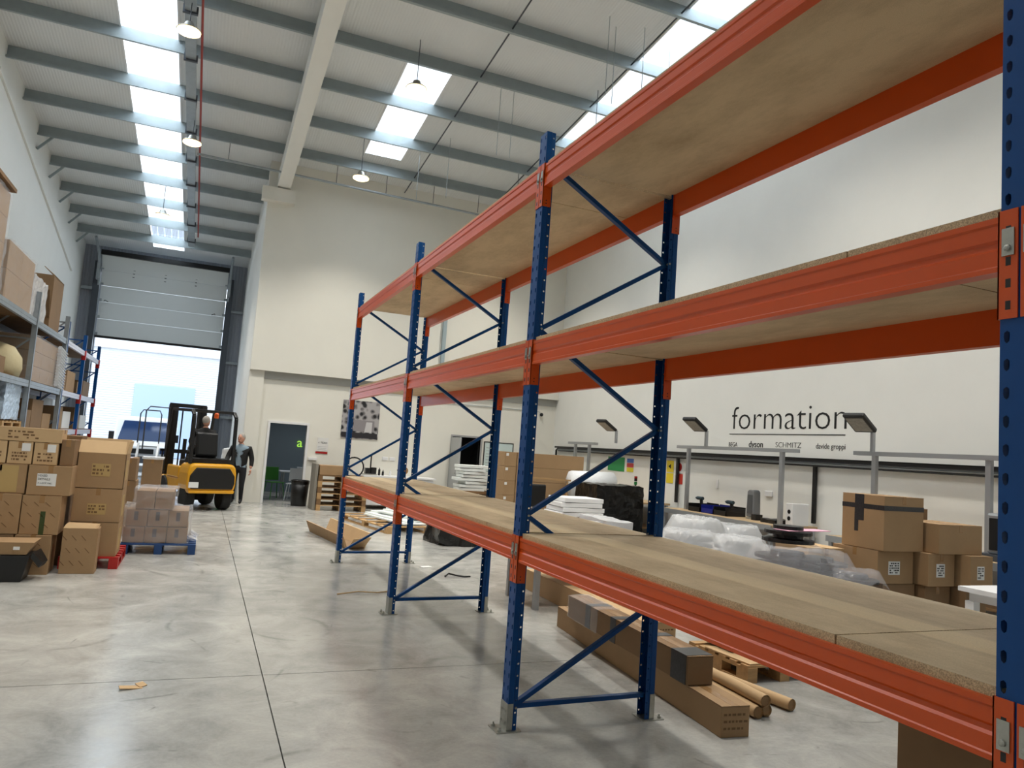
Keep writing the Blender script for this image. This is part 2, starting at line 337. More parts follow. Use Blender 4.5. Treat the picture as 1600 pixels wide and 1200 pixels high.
for x in (-.60,):
    MB().hexa([(x - .16, YN, zr(YN) - .72), (x + .16, YN, zr(YN) - .72), (x + .16, YB - .16, zr(YB) - .72), (x - .16, YB - .16, zr(YB) - .72),
               (x - .16, YN, zr(YN) - .28), (x + .16, YN, zr(YN) - .28), (x + .16, YB - .16, zr(YB) - .28), (x - .16, YB - .16, zr(YB) - .28)]).build('rafter', m_wall, ceil)
for x in (2.6, 5.15): MB().bar((x, YN, zr(YN) - .14), (x, YB - .2, zr(YB) - .14), .022, .022).build('sag_rod', m_dark, ceil)
for x, y in ((4.9, 10.1), (5.6, 10.3), (4.15, 10.1), (4.4, 10.3), (3.2, 13.0), (3.5, 13.0), (2.9, 15.5), (2.3, 16.0)):
    MB().tube([(x, y, zr(y)), (x, y, zr(y) - 1.5)], .007, 5).build('hanging_wire', m_galv, ceil)
# ------------------------------------------------------------------ outside the loading door
m_yard = mat('yard_concrete', (.70, .70, .69), .8, var=.06, vscale=.6)
gr = struct(MB().box(-30, 22, YF + .2, 60, -.25, -.02).build('ground', m_yard))
m_ext = mat('white_profiled_cladding', (.90, .91, .93), .5); wave_bump(m_ext, 2.4, 'Z', .6, .05)
eb = thing('industrial_unit', 'white clad industrial unit across the yard with pale blue shutter doors', 'building', (-5, 45.2, 0))
MB().box(-26, 16, 45.2, 46, 0, 9).build('wall', m_ext, eb)
for x in (-8.6, -1.0, 6.6, -16.2): MB().box(x, x + .45, 45.0, 45.2, 0, 9).build('pilaster', m_white, eb)
for x0, x1, z1 in ((-5.65, -2.50, 4.05), (-12.4, -9.0, 4.05), (1.6, 4.8, 4.05)):
    sh = MB(); k = 12
    for i in range(k): sh.box(x0, x1, 45.12, 45.2 - .01 * (i % 2), z1 * i / k, z1 * (i + 1) / k)
    sh.build('shutter', mat('pale_blue_shutter', (.70, .78, .90), .5), eb)
MB().box(-26, 16, 45.0, 45.2, 5.9, 6.25).build('gutter', m_white, eb)
# white van parked facing the door
van = thing('van', 'white van parked outside facing the raised loading door', 'van', (-4.0, 31.2, 0))
b = MB(); b.prism([(30.2, .35), (30.15, .95), (30.55, 1.12), (31.05, 1.98), (31.3, 2.08), (35.2, 2.1), (35.2, .35)], 'x', -5.0, -2.95).build('body', m_white, van, bevel=.06)
MB().hexa([(-4.85, 30.56, 1.16), (-3.1, 30.56, 1.16), (-3.1, 30.60, 1.15), (-4.85, 30.60, 1.15), (-4.72, 30.98, 1.90), (-3.23, 30.98, 1.90), (-3.23, 31.03, 1.90), (-4.72, 31.03, 1.90)]).build('windscreen', m_glass, van)
MB().box(-4.95, -3.0, 30.05, 30.2, .32, .62).build('bumper', m_dark, van)
MB().box(-4.4, -3.55, 30.13, 30.18, .68, .86).build('grille', m_black, van)
for x in (-4.75, -3.2): MB().box(x - .14, x + .14, 30.12, 30.2, .7, .9).build('headlight', m_glass, van)
for x, s in ((-5.0, -1), (-2.95, 1)): MB().box(x + .02 * s, x + .2 * s if s > 0 else x - .02, 30.85, 30.95, 1.15, 1.45).build('mirror', m_black, van) if s > 0 else MB().box(x - .2, x - .02, 30.85, 30.95, 1.15, 1.45).build('mirror', m_black, van)
for x in (-4.85, -3.1):
    for y in (30.9, 34.3): MB().lathe([(.02, -.1), (.33, -.1), (.33, .1), (.02, .1)], (x, y, .33), 16, 'x').build('wheel', m_rubber, van)
# ------------------------------------------------------------------ pallet rack in blue and orange
P, DEP, HP = 3.2, 1.084, 3.915
LV = [1.2025, 2.480, 3.681]
rack = thing('pallet_rack', 'blue and orange boltless pallet rack with chipboard shelves and no load', 'rack', (.54, 4.8, 0))
def cell(b, f, u0, u1, v0, v1, ru, rv, tear=False):
    cu, cv = (u0 + u1) / 2, (v0 + v1) / 2; outer = [(u1, cv), (u1, v1), (cu, v1), (u0, v1), (u0, cv), (u0, v0), (cu, v0), (u1, v0)]; n = len(b.v)
    for u, v in outer: b.v.append(f(u, v))
    for i in range(8):
        a = PI * i / 4; k = 1.25 if tear and math.sin(a) > .1 else 1.0
        b.v.append(f(cu + ru * math.cos(a) * k, cv + rv * math.sin(a)))
    for i in range(8): j = (i + 1) % 8; b.face((n + i, n + j, n + 8 + j, n + 8 + i))
def strip(b, f, u0, u1, v0, v1):
    n = len(b.v); b.v += [f(u0, v0), f(u1, v0), f(u1, v1), f(u0, v1)]; b.face((n, n + 1, n + 2, n + 3))
pb = MB(); NC = 52; pit = HP / NC; w = .0525
for i in range(NC):
    v0, v1 = i * pit, (i + 1) * pit
    for a, c in ((-w, -.016), (.016, w)): cell(pb, lambda u, v: (0, u, v), a, c, v0, v1, .0085, .017, True)
    for sy in (-1, 1): cell(pb, lambda u, v: (u, sy * (w - .006), v), .040, .066, v0, v1, .0065, .0065)
strip(pb, lambda u, v: (0, u, v), -.016, .016, 0, HP)
for sy in (-1, 1): strip(pb, lambda u, v: (u, sy * w, v), 0, .034, 0, HP); n = len(pb.v); pb.v += [(.034, sy * w, 0), (.040, sy * (w - .006), 0), (.040, sy * (w - .006), HP), (.034, sy * w, HP)]; pb.face((n, n + 1, n + 2, n + 3))
post0 = pb.build('upright_post', m_blue, rack, local=True, solid=.003)
post_me = post0.data; bpy.data.objects.remove(post0)
def rpart(name, me_or_mb, m, parent, **k): return me_or_mb.build(name, m, parent, **k)
for k in range(4):
    for rear in (0, 1):
        o = bpy.data.objects.new('upright_post', post_me); COL.objects.link(o); o.parent = rack
        s_ = o.modifiers.new('solid', 'SOLIDIFY'); s_.thickness = .003; s_.offset = 0
        o.matrix_parent_inverse = wm(rack).inverted(); o.location = (DEP if rear else 0, k * P, 0); o.rotation_euler = (0, 0, PI if rear else 0)
        sx = -1 if rear else 1; x0 = DEP if rear else 0
        f = MB(); f.box(*sorted((x0 - .075 * sx, x0 + .09 * sx)), k * P - .075, k * P + .075, 0, .006)
        for dx, dy in ((-.05, .05), (-.05, -.05)): f.lathe([(.012, .006), (.012, .02), (.006, .02), (.006, .034)], (x0 + dx * sx, k * P + dy, 0), 8)
        f.build('foot_plate', m_zinc, o)
        g = MB(); g.box(*sorted((x0 - .004 * sx, x0)), k * P - .056, k * P + .056, .006, .17); g.box(*sorted((x0 - .004 * sx, x0 + .034 * sx)), k * P - .0565, k * P - .0535, .006, .17)
        for zz in (.05, .12):
            for dy in (-.03, .03): g.lathe([(.009, 0), (.009, .006)], (x0 - .004 * sx, k * P + dy, zz), 8, 'x')
        g.build('base_sleeve', m_zinc, o)
    fz, rz_ = [.142, 1.345, 2.571], [.74, 1.97, 3.17]
    def brace(p0, p1, sect=(.04, .03)): MB().bar(p0, p1, *sect).build('brace', m_blue, rack, bevel=.003)
    xa, xb, y = .055, DEP - .055, k * P
    brace((xa, y, .142), (xb, y, .155))
    pts = [(xa, .142), (xb, .74), (xa, 1.345), (xb, 1.97), (xa, 2.571), (xb, 3.17), (xa, 3.72)]
    for (x0, z0), (x1, z1) in zip(pts, pts[1:]): brace((x0, y, z0), (x1, y, z1))
    for x, z in pts: MB().lathe([(.008, -.052), (.008, .052)], (x, y, z), 6, 'y').build('bolt', m_zinc, rack)
BH = .153
prof = [(-.002, -BH), (-.002, -BH + .014), (.002, -BH + .018), (.002, -.092), (.009, -.084), (.009, -.070), (.002, -.062), (.002, -.022), (-.002, -.016), (-.002, 0), (.048, 0), (.048, -BH)]
for bay in range(-1, 3):
    y0, y1 = bay * P + w + .004, (bay + 1) * P - w - .004
    if bay < 0: y0 = -1.6
    for lv in LV:
        for rear in (0, 1):
            sx = -1 if rear else 1; x0 = DEP if rear else 0
            o = MB().prism([(x0 + sx * a, lv + z) for a, z in prof], 'y', y0, y1).build('beam', m_orange, rack)
            for end in ((1,) if bay < 0 else (0, 1)):
                yp = (bay + end) * P; sg = 1 if end == 0 else -1; ye = yp + sg * (w + .001)
                c = MB(); c.box(*sorted((x0 - .007 * sx, x0 - .003 * sx)), *sorted((yp + sg * .004, ye + sg * .004)), lv - .286, lv + .012)
                c.box(*sorted((x0 - .007 * sx, x0 + .055 * sx)), *sorted((ye, ye + sg * .004)), lv - .286, lv + .012)
                c = c.build('connector', m_orange, o)
                hm = MB()
                for zz in (-.045, -.13, -.19, -.25): hm.box(*sorted((x0 - .0075 * sx, x0 - .0068 * sx)), *sorted((yp + sg * .022, yp + sg * .036)), lv + zz - .012, lv + zz + .012)
                for zz in (-.245, -.265): hm.box(*sorted((x0 + .018 * sx, x0 + .026 * sx)), *sorted((ye + sg * .0035, ye + sg * .0046)), lv + zz - .004, lv + zz + .004)
                hm.build('slot', m_black, o)
                cl = MB(); cl.box(*sorted((x0 - .011 * sx, x0 - .0075 * sx)), *sorted((yp + sg * .012, yp + sg * .045)), lv - .115, lv - .04)
                cl.lathe([(.009, 0), (.009, .006), (.004, .008)] if sx < 0 else [(.004, -.008), (.009, -.006), (.009, 0)], (x0 - .011 * sx, yp + sg * .028, lv - .095), 8, 'x')
                cl.build('safety_clip', m_zinc, o)
    for lv in LV:
        a, b_ = bay * P + .02, (bay + 1) * P - .02
        if bay < 0: a = -1.6
        for q0, q1 in (((a, a + .57), (a + .578, b_)) if bay >= 0 else ((a, b_),)):
            MB().box(.018, DEP - .018, q0, q1, lv, lv + .03).build('shelf_board', m_chip, rack)
# ------------------------------------------------------------------ generic goods
def carton(name, label, x0, x1, y0, y1, z0, z1, m=None, tape='x', flaps=True, group=None, rz=0, cat='box'):
    """sealed carton: body, two top flaps with a slit between, tape"""
    m = m or m_carton; cx, cy = (x0 + x1) / 2, (y0 + y1) / 2
    o = MB().box(x0, x1, y0, y1, z0, z1 - (.006 if flaps else 0)).build(name, m, bevel=.004)
    if flaps:
        if tape == 'x':
            MB().box(x0, x1, y0, cy - .003, z1 - .006, z1).build('flap', m, o); MB().box(x0, x1, cy + .003, y1, z1 - .006, z1).build('flap', m, o)
        else:
            MB().box(x0, cx - .003, y0, y1, z1 - .006, z1).build('flap', m, o); MB().box(cx + .003, x1, y0, y1, z1 - .006, z1).build('flap', m, o)
        t = MB(); d = min(.08, (z1 - z0) * .3)
        if tape == 'x': t.box(x0 - .001, x1 + .001, cy - .025, cy + .025, z1, z1 + .001); t.box(x0 - .0015, x0, cy - .025, cy + .025, z1 - d, z1 + .001); t.box(x1, x1 + .0015, cy - .025, cy + .025, z1 - d, z1 + .001)
        else: t.box(cx - .025, cx + .025, y0 - .001, y1 + .001, z1, z1 + .001); t.box(cx - .025, cx + .025, y0 - .0015, y0, z1 - d, z1 + .001); t.box(cx - .025, cx + .025, y1, y1 + .0015, z1 - d, z1 + .001)
        t.build('tape', m_tape, o)
    if rz: o.rotation_euler = (0, 0, rz)
    return tag(o, label, cat, group)
def face_marks(o, name, m, x0, x1, y, z0, z1, kind, seed=1, axis='y', n=3):
    """flat print on a face: rows of short dashes, slanted dashes, a plain patch"""
    R = random.Random(seed); b = MB()
    def q(u0, u1, v0, v1, sl=0):
        if axis == 'y': b.hexa([(u0, y - .0015, v0), (u1, y - .0015, v0), (u1, y, v0), (u0, y, v0), (u0 - sl, y - .0015, v1), (u1 - sl, y - .0015, v1), (u1 - sl, y, v1), (u0 - sl, y, v1)])
        else: b.hexa([(y, u0, v0), (y, u1, v0), (y + .0015, u1, v0), (y + .0015, u0, v0), (y, u0 - sl, v1), (y, u1 - sl, v1), (y + .0015, u1 - sl, v1), (y + .0015, u0 - sl, v1)])
    if kind == 'patch': q(x0, x1, z0, z1)
    elif kind == 'rows':
        for i in range(n):
            zz = z1 - (z1 - z0) * (i + .5) / n; x = x0; h = (z1 - z0) / n * .28
            while x < x1 - .01:
                l = R.uniform(.012, .05) * (x1 - x0) / .25
                if R.random() < .8: q(x, min(x + l, x1), zz - h, zz + h)
                x += l + .015 * (x1 - x0) / .25
    elif kind == 'slant':
        for i in range(n):
            for j in range(3):
                u = x0 + (x1 - x0) * ((i + .5 * (j % 2)) / n + .08); v = z0 + (z1 - z0) * (j + .3) / 3; q(u, u + .010, v, v + (z1 - z0) * .13, .05)
    r = b.build(name, m, o)
    if kind != 'patch': r['kind'] = 'stuff'
    return r
m_print = mat('faded_print', (.44, .33, .21), .8)
m_stick = mat('buff_label', (.70, .59, .38), .7)
def pallet(name, label, x0, x1, y0, y1, m, z0=0, rz=0, group=None, run='x'):
    """wooden pallet: three bearers of three blocks, bottom boards, top boards"""
    cx, cy = (x0 + x1) / 2, (y0 + y1) / 2; L, Wd = (x1 - x0, y1 - y0)
    t = thing(name, label, 'pallet', (cx, cy, z0), rz, group); n = 6
    if run == 'x':
        for i in range(n): yy = -Wd / 2 + .05 + (Wd - .1) * i / (n - 1); MB().box(-L / 2, L / 2, yy - .045, yy + .045, .122, .14).build('top_board', m, t, local=True)
        for xx in (-L / 2 + .05, 0, L / 2 - .05):
            MB().box(xx - .05, xx + .05, -Wd / 2, Wd / 2, .10, .122).build('stringer_board', m, t, local=True)
            for yy in (-Wd / 2 + .07, 0, Wd / 2 - .07): MB().box(xx - .05, xx + .05, yy - .07, yy + .07, .02, .10).build('block', m, t, local=True)
            MB().box(xx - .05, xx + .05, -Wd / 2, Wd / 2, 0, .02).build('bottom_board', m, t, local=True)
    return t
# ------------------------------------------------------------------ left side: stock racks along the wall
def stock_rack(label, ys_, mp, mb_, zt):
    t = thing('stock_rack', label, 'rack', (-5.7, (ys_[0] + ys_[-1]) / 2, 0))
    for y in ys_:
        for x in (-5.2, -6.15):
            s = 1 if x < -5.5 else -1
            c = MB(); c.box(x - .045, x + .045, y - .05, y - .044, 0, zt); c.box(x - .045, x + .045, y + .044, y + .05, 0, zt); c.box(*sorted((x - s * .045, x - s * .039)), y - .05, y + .05, 0, zt); c.box(x - .06, x + .06, y - .06, y + .06, 0, .008)
            c.build('upright_post', mp, t)
        for z0, z1 in ((.2, .9), (.9, 1.7), (1.7, 2.5), (2.5, 3.3), (3.3, zt - .15)): MB().bar((-6.1, y, z0), (-5.25, y, z1), .03, .03).build('brace', mp, t); MB().bar((-6.1, y, z1), (-5.25, y, z1), .03, .03).build('brace', mp, t)
    for a, b_ in zip(ys_, ys_[1:]):
        for z in (1.50, 2.47, 3.70):
            for x in (-5.2, -6.15): MB().prism([(x - .03, z - .13), (x + .03, z - .13), (x + .03, z - .075), (x + .024, z - .07), (x + .03, z - .065), (x + .03, z), (x - .03, z)], 'y', a + .05, b_ - .05).build('beam', mb_, t)
            for q in range(3): MB().box(-6.12, -5.23, a + .06 + (b_ - a - .12) * q / 3, a + .05 + (b_ - a - .12) * (q + 1) / 3, z, z + .02).build('shelf_board', m_wood2, t)
    return t
rk1 = stock_rack('galvanised stock rack against the left wall loaded with wrapped goods', [8.9, 12.4, 15.9, 19.4], m_galv, m_galv, 4.25)
rk2 = stock_rack('blue framed stock rack with pale beams next to the loading door', [19.55, 22.5, 25.5], m_blue, mat('pale_grey_beam', (.78, .78, .82), .4), 4.15)
for y in (22.5, 25.5):
    for z in (1.5, 2.47, 3.7): MB().box(-5.25, -5.14, y - .055, y + .055, z - .25, z + .01).build('connector', m_red, rk2)
g = MB(); g.box(-5.27, -5.13, 12.33, 12.47, 3.42, 3.80); g.box(-5.30, -5.10, 12.28, 12.52, 3.40, 3.44); g.build('post_guard', mat('yellow_guard', (.86, .70, .10), .45), rk1)
Z1, Z2, Z3 = 1.52, 2.49, 3.72
GL = 'cartons on the left stock rack'
def wrapped(name, label, x0, x1, y0, y1, z0, z1, seed, n=(2, 2, 2), group=None, m=None, filmm=None):
    """cartons under clear film; each carton its own piece of the wrapped load"""
    t = thing(name, label, 'wrapped load', ((x0 + x1) / 2, (y0 + y1) / 2, z0), 0, group)
    for i in range(n[0]):
        for j in range(n[1]):
            for k in range(n[2]):
                a = x0 + .02 + (x1 - x0 - .04) * i / n[0]; c = y0 + .02 + (y1 - y0 - .04) * j / n[1]; e = z0 + (z1 - z0 - .02) * k / n[2]
                MB().box(a + .004, a + (x1 - x0 - .04) / n[0] - .004, c + .004, c + (y1 - y0 - .04) / n[1] - .004, e + .002, e + (z1 - z0 - .02) / n[2] - .003).build('carton', m or m_carton, t, bevel=.005)
    MB().crumple(x0, x1, y0, y1, z0, z1, 12, .028, 7, seed).build('film', filmm or m_film, t)
    return t
wrapped('wrapped_load', 'tall film wrapped carton load at the near end of the top rack shelf', -6.1, -5.22, 11.7, 13.1, Z3, 5.42, 1, (1, 2, 4))
MB_ = MB().box(-6.12, -5.18, 11.6, 13.15, 5.45, 5.51).build('wooden_lid', m_wood2); tag(MB_, 'brown board lid lying on the tall film wrapped load', 'board')
wrapped('wrapped_load', 'film wrapped carton load with shiny folds next to the open upright carton', -6.1, -5.2, 13.3, 15.4, Z3, 4.72, 2, (1, 2, 2))
wrapped('wrapped_load', 'crumpled white film load with low cartons on the top shelf', -6.05, -5.24, 15.5, 16.9, Z3, 4.55, 3, (1, 3, 2), filmm=m_film2)
# open upright carton on the top shelf
t = thing('open_carton', 'tall open brown carton standing on the top shelf of the galvanised rack', 'box', (-5.6, 17.9, Z3))
MB().box(-5.62, -5.24, 17.4, 18.6, Z3, 4.88).build('body', m_carton3, t)
MB().hexa([(-5.62, 17.38, 3.95), (-5.24, 17.38, 3.95), (-5.24, 17.40, 3.95), (-5.62, 17.40, 3.95), (-5.62, 17.1, 4.5), (-5.24, 17.1, 4.5), (-5.24, 17.12, 4.5), (-5.62, 17.12, 4.5)]).build('flap', m_carton3, t)
MB().hexa([(-5.25, 17.4, 4.88), (-5.23, 17.4, 4.88), (-5.23, 18.6, 4.88), (-5.25, 18.6, 4.88), (-5.46, 17.4, 5.05), (-5.44, 17.4, 5.05), (-5.44, 18.6, 5.05), (-5.46, 18.6, 5.05)]).build('flap', m_carton, t)
for i in range(3): tag(MB().box(-5.9 + .2 * i, -5.74 + .2 * i, 18.75, 19.2, Z3, Z3 + .16 - .03 * i).build('timber_offcut', m_wood), '%s pale timber offcut on the top shelf beside the open carton' % ('thickest', 'middle', 'thinnest')[i], 'timber', 'timber offcuts on the top shelf')
# middle shelf
wrapped('wrapped_load', 'loosely wrapped carton load on the middle shelf with trailing film', -6.1, -5.2, 16.1, 19.0, Z2, 3.42, 4, (1, 3, 3))
b = MB()
for i in range(14):
    a = i / 13; b.tube([(-5.16, 18.6 + .35 * noise.noise(Vector((i, 1, 0))), 3.4 - a * .85), (-5.05 + .05 * noise.noise(Vector((i, 2, 0))), 19.0 + .2 * noise.noise(Vector((i, 3, 0))), 3.3 - a * .85)], [.05, .012], 6)
tag(b.build('loose_film', m_film2), 'torn white film hanging off the middle shelf load', 'plastic film')
b = MB(); b.lathe([(.0, 0), (.42, .0), (.46, .15), (.44, .35), (.30, .55), (.10, .62), (0, .63)], (-5.62, 15.1, Z2), 14)
tag(b.build('bulk_bag', mat('beige_woven_sack', (.74, .69, .55), .8, bump=.5, bscale=9), smooth=True), 'rounded beige sack slumped on the middle shelf', 'sack')
carton('carton', 'flat dark carton beside the beige sack on the middle shelf', -6.0, -5.3, 12.7, 14.4, Z2, Z2 + .3, m_carton3, 'y')
# lower shelf
b = MB(); b.crumple(-5.95, -5.25, 14.45, 15.7, Z1 + .165, 2.40, 14, .02, 12, 8); pallet('pallet', 'small pallet on the lower shelf under the blue white wrapped stack', -6.05, -5.2, 14.3, 15.8, m_wood, Z1)
tag(b.build('wrapped_stack', mat('pale_blue_film', (.72, .80, .90), .25, var=.35, vscale=9, bump=.8, bscale=16)), 'pale blue film wrapped stack on the lower shelf', 'wrapped load')
b = MB(); b.crumple(-6.1, -5.35, 12.6, 14.2, Z1 + .02, 2.35, 8, .02, 5, 9); tag(b.build('black_wrapped_stack', m_bwrap), 'black wrapped stack at the near end of the lower shelf', 'wrapped load')
for i, (y0, y1, zz, mm) in enumerate(((16.1, 17.0, .38, m_carton3), (17.05, 18.2, .62, m_carton3), (18.25, 19.2, .34, m_carton))):
    carton('carton', ['short dark carton next to the first upright of the lower shelf', 'big dark brown carton in the middle of the lower shelf', 'lighter carton at the far end of the galvanised lower shelf'][i], -6.0, -5.28, y0, y1, Z1, Z1 + zz, mm, 'y')
BL = [q + ' of the blue framed rack' for q in ('brown carton at the start of the lower shelf', 'first white carton on the lower shelf', 'dark carton past the middle post on the lower shelf', 'white carton at the door end of the lower shelf', 'dark carton at the start of the middle shelf', 'tall carton before the middle post on the middle shelf', 'low carton past the middle post on the middle shelf', 'dark carton at the door end of the middle shelf', 'large brown carton on the floor under the first bay', 'large white carton on the floor under the last bay')]
i = 0
for y0, y1, z, h, mm in ((19.8, 20.9, Z1, .55, m_carton), (21.0, 22.2, Z1, .45, m_paper), (22.8, 23.8, Z1, .60, m_carton3), (24.0, 25.2, Z1, .40, m_paper), (19.8, 20.8, Z2, .40, m_carton3), (20.9, 22.2, Z2, .55, m_carton), (22.7, 23.6, Z2, .35, m_carton), (23.8, 25.1, Z2, .45, m_carton3), (20.0, 21.9, .02, .9, m_carton), (23.0, 25.0, .02, .8, m_paper)):
    carton('carton', BL[i], -6.0, -5.3, y0, y1, z, z + h, mm, 'y', group='cartons on the blue stock rack'); i += 1
# ------------------------------------------------------------------ left floor: carton stacks
pallet('pallet', 'red painted pallet under the tall three carton stack', -3.35, -2.72, 8.95, 10.0, m_red)
for i, (z0, z1) in enumerate(((.14, .545), (.55, .95))):
    o = carton('carton', ['bottom carton of the labelled stack standing on the red pallet', 'middle carton of the stack on the red pallet with buff label'][i], -3.28, -2.76, 9.0, 9.55, z0, z1, m_carton, 'y')
    if i: face_marks(o, 'label', m_stick, -3.12, -2.92, 9.0, .64, .77, 'patch'); face_marks(o, 'printing', m_print, -3.11, -2.93, 8.9985, .65, .76, 'rows', 3)
    face_marks(o, 'side_label', m_stick, 9.12, 9.36, -2.76, z0 + .06, z1 - .08, 'patch', axis='x')
t = thing('open_carton', 'open topped carton with raised flaps on top of the red pallet stack', 'box', (-3.02, 9.27, .952))
b = MB(); x0, x1, y0, y1, z0, z1 = -3.28, -2.76, 9.0, 9.55, .952, 1.38
for q in ((x0, x1, y0, y0 + .006, z0, z1), (x0, x1, y1 - .006, y1, z0, z1), (x0, x0 + .006, y0, y1, z0, z1), (x1 - .006, x1, y0, y1, z0, z1), (x0, x1, y0, y1, z0, z0 + .006)): b.box(*q)
b.build('body', m_carton, t)
MB().hexa([(x0, y0, z1), (x1, y0, z1), (x1, y0 + .006, z1), (x0, y0 + .006, z1), (x0 - .0, y0 + .10, 1.53), (x1 - .02, y0 + .10, 1.53), (x1 - .02, y0 + .106, 1.53), (x0, y0 + .106, 1.53)]).build('flap', m_carton2, t)
MB().hexa([(x1 - .006, y0, z1), (x1, y0, z1), (x1, y1, z1), (x1 - .006, y1, z1), (x1 + .02, y0 + .02, 1.54), (x1 + .026, y0 + .02, 1.54), (x1 + .026, y1, 1.54), (x1 + .02, y1, 1.54)]).build('flap', m_carton2, t)
MB().hexa([(x0, y1 - .006, z1), (x1, y1 - .006, z1), (x1, y1, z1), (x0, y1, z1), (x0, y1 + .05, 1.55), (x1, y1 + .05, 1.55), (x1, y1 + .056, 1.55), (x0, y1 + .056, 1.55)]).build('flap', m_carton2, t)
face_marks(t, 'label', m_stick, -3.12, -2.92, y0, 1.10, 1.25, 'patch'); face_marks(t, 'printing', m_print, -3.11, -2.93, y0 - .0015, 1.11, 1.24, 'rows', 5); face_marks(t, 'side_label', m_stick, 9.12, 9.36, x1, 1.05, 1.30, 'patch', axis='x')
# torn carton in front
t = thing('torn_carton', 'torn open carton with slanted print standing on the floor before the red pallet', 'box', (-3.11, 8.72, 0))
b = MB(); b.box(-3.29, -2.93, 8.62, 8.85, 0, .52); b.build('body', m_carton, t, bevel=.005)
MB().hexa([(-3.29, 8.62, .52), (-2.95, 8.62, .50), (-2.95, 8.84, .50), (-3.29, 8.84, .52), (-3.27, 8.66, .56), (-2.97, 8.66, .55), (-2.94, 8.84, .55), (-3.27, 8.84, .56)]).build('torn_flap', m_carton2, t)
face_marks(t, 'printing', m_print, -3.27, -2.98, 8.62, .05, .48, 'slant', 4)
GS = None
o = carton('carton', 'carton with white handwritten label on the left floor stack', -3.70, -3.27, 8.62, 9.05, .88, 1.215, m_carton, 'y')
face_marks(o, 'label', m_paper, -3.61, -3.42, 8.62, .985, 1.125, 'patch')
for i, (tx, s, wd) in enumerate((('MIXED', .034, .09), ('DETAILS', .034, .12), ('A-LAMP INC', .022, .14))): text_obj('handwriting', tx, s, m_ink, o, (-3.60, 8.6175, 1.09 - .04 * i), (1, 0, 0), (0, 0, 1), wd, extrude=.0005)
o = carton('carton', 'carton with dark green tape stripe under the handwritten one', -3.72, -3.34, 8.60, 9.0, .44, .875, m_carton, 'y')
face_marks(o, 'green_tape', mat('dark_green_tape', (.20, .26, .10), .4), -3.53, -3.48, 8.60, .44, .70, 'patch'); face_marks(o, 'printing', m_print, -3.70, -3.36, 8.60, .48, .84, 'slant', 6)
o = carton('carton', 'carton with slanted print left of the green taped carton', -4.15, -3.73, 8.60, 9.0, .44, .885, m_carton, 'y'); face_marks(o, 'printing', m_print, -4.1, -3.76, 8.60, .48, .84, 'slant', 7)
o = carton('carton', 'bottom carton of the left stack standing on the floor beside the black crate', -3.74, -3.39, 8.56, 8.96, 0, .435, m_carton, 'y'); face_marks(o, 'printing', m_print, -3.70, -3.42, 8.56, .05, .40, 'slant', 8)
carton('carton', 'hidden lower carton behind the black crate', -4.2, -3.76, 8.6, 9.0, 0, .435, m_carton3, 'y')
o = carton('carton', 'wide carton with tan side panels left of the handwritten carton', -4.25, -3.72, 8.64, 9.1, .89, 1.215, m_carton, 'y'); face_marks(o, 'label', m_stick, -3.98, -3.80, 8.64, .9, 1.2, 'patch')
for i, x in enumerate((-4.18, -3.93, -3.68)):
    o = carton('carton', ['small carton with punched dots and no paper slip', 'small carton with a paper slip between two like it', 'small carton with paper slip next to the labelled brown carton'][i], x, x + .235, 8.66, 9.0, 1.22, 1.47, m_carton2, 'y')
    face_marks(o, 'printing', m_print, x + .04, x + .19, 8.66, 1.25, 1.36, 'rows', 20 + i)
    if i: face_marks(o, 'slip', m_paper, x + .13, x + .215, 8.657, 1.365, 1.455, 'patch')
o = carton('carton', 'long flat carton lying across three small cartons', -4.12, -3.42, 8.66, 9.0, 1.475, 1.63, m_carton2, 'x'); face_marks(o, 'printing', m_print, -3.95, -3.65, 8.66, 1.50, 1.60, 'rows', 30)
o = carton('carton', 'brown carton with large white address label in front of the open carton stack', -3.42, -3.285, 8.7, 9.1, 1.22, 1.52, m_carton3, 'y')
o2 = carton('carton', 'taller brown carton with white shipping label beside the open topped carton', -3.62, -3.30, 9.3, 9.8, 1.0, 1.56, m_carton3, 'y'); face_marks(o2, 'label', m_paper, -3.56, -3.40, 9.3, 1.25, 1.46, 'patch')
carton('carton', 'plain carton supporting the taller labelled carton', -3.80, -3.37, 9.2, 9.8, 0, .995, m_carton3, 'y')
# black crate with cardboard tray
t = thing('plastic_crate', 'black plastic crate at the end of the carton stacks', 'crate', (-3.78, 8.25, 0))
b = MB(); b.prism([(-4.1, 0), (-3.56, 0), (-3.50, .28), (-4.16, .28)], 'y', 8.12, 8.48); b.build('body', m_black, t, bevel=.01)
MB().hexa([(-3.50, 8.14, .26), (-3.42, 8.2, .14), (-3.40, 8.4, .14), (-3.48, 8.46, .26), (-3.48, 8.14, .31), (-3.39, 8.2, .19), (-3.37, 8.4, .19), (-3.46, 8.46, .31)]).build('lid_flap', m_black, t)
t = thing('cardboard_tray', 'shallow cardboard tray resting on the black crate', 'tray', (-3.8, 8.3, .285))
MB().hexa([(-4.1, 8.14, .285), (-3.54, 8.14, .285), (-3.54, 8.46, .285), (-4.1, 8.46, .285), (-4.14, 8.10, .42), (-3.47, 8.10, .42), (-3.47, 8.5, .42), (-4.14, 8.5, .42)]).build('body', m_carton, t)
face_marks(t, 'sticker', m_paper, -3.66, -3.60, 8.115, .34, .38, 'patch')
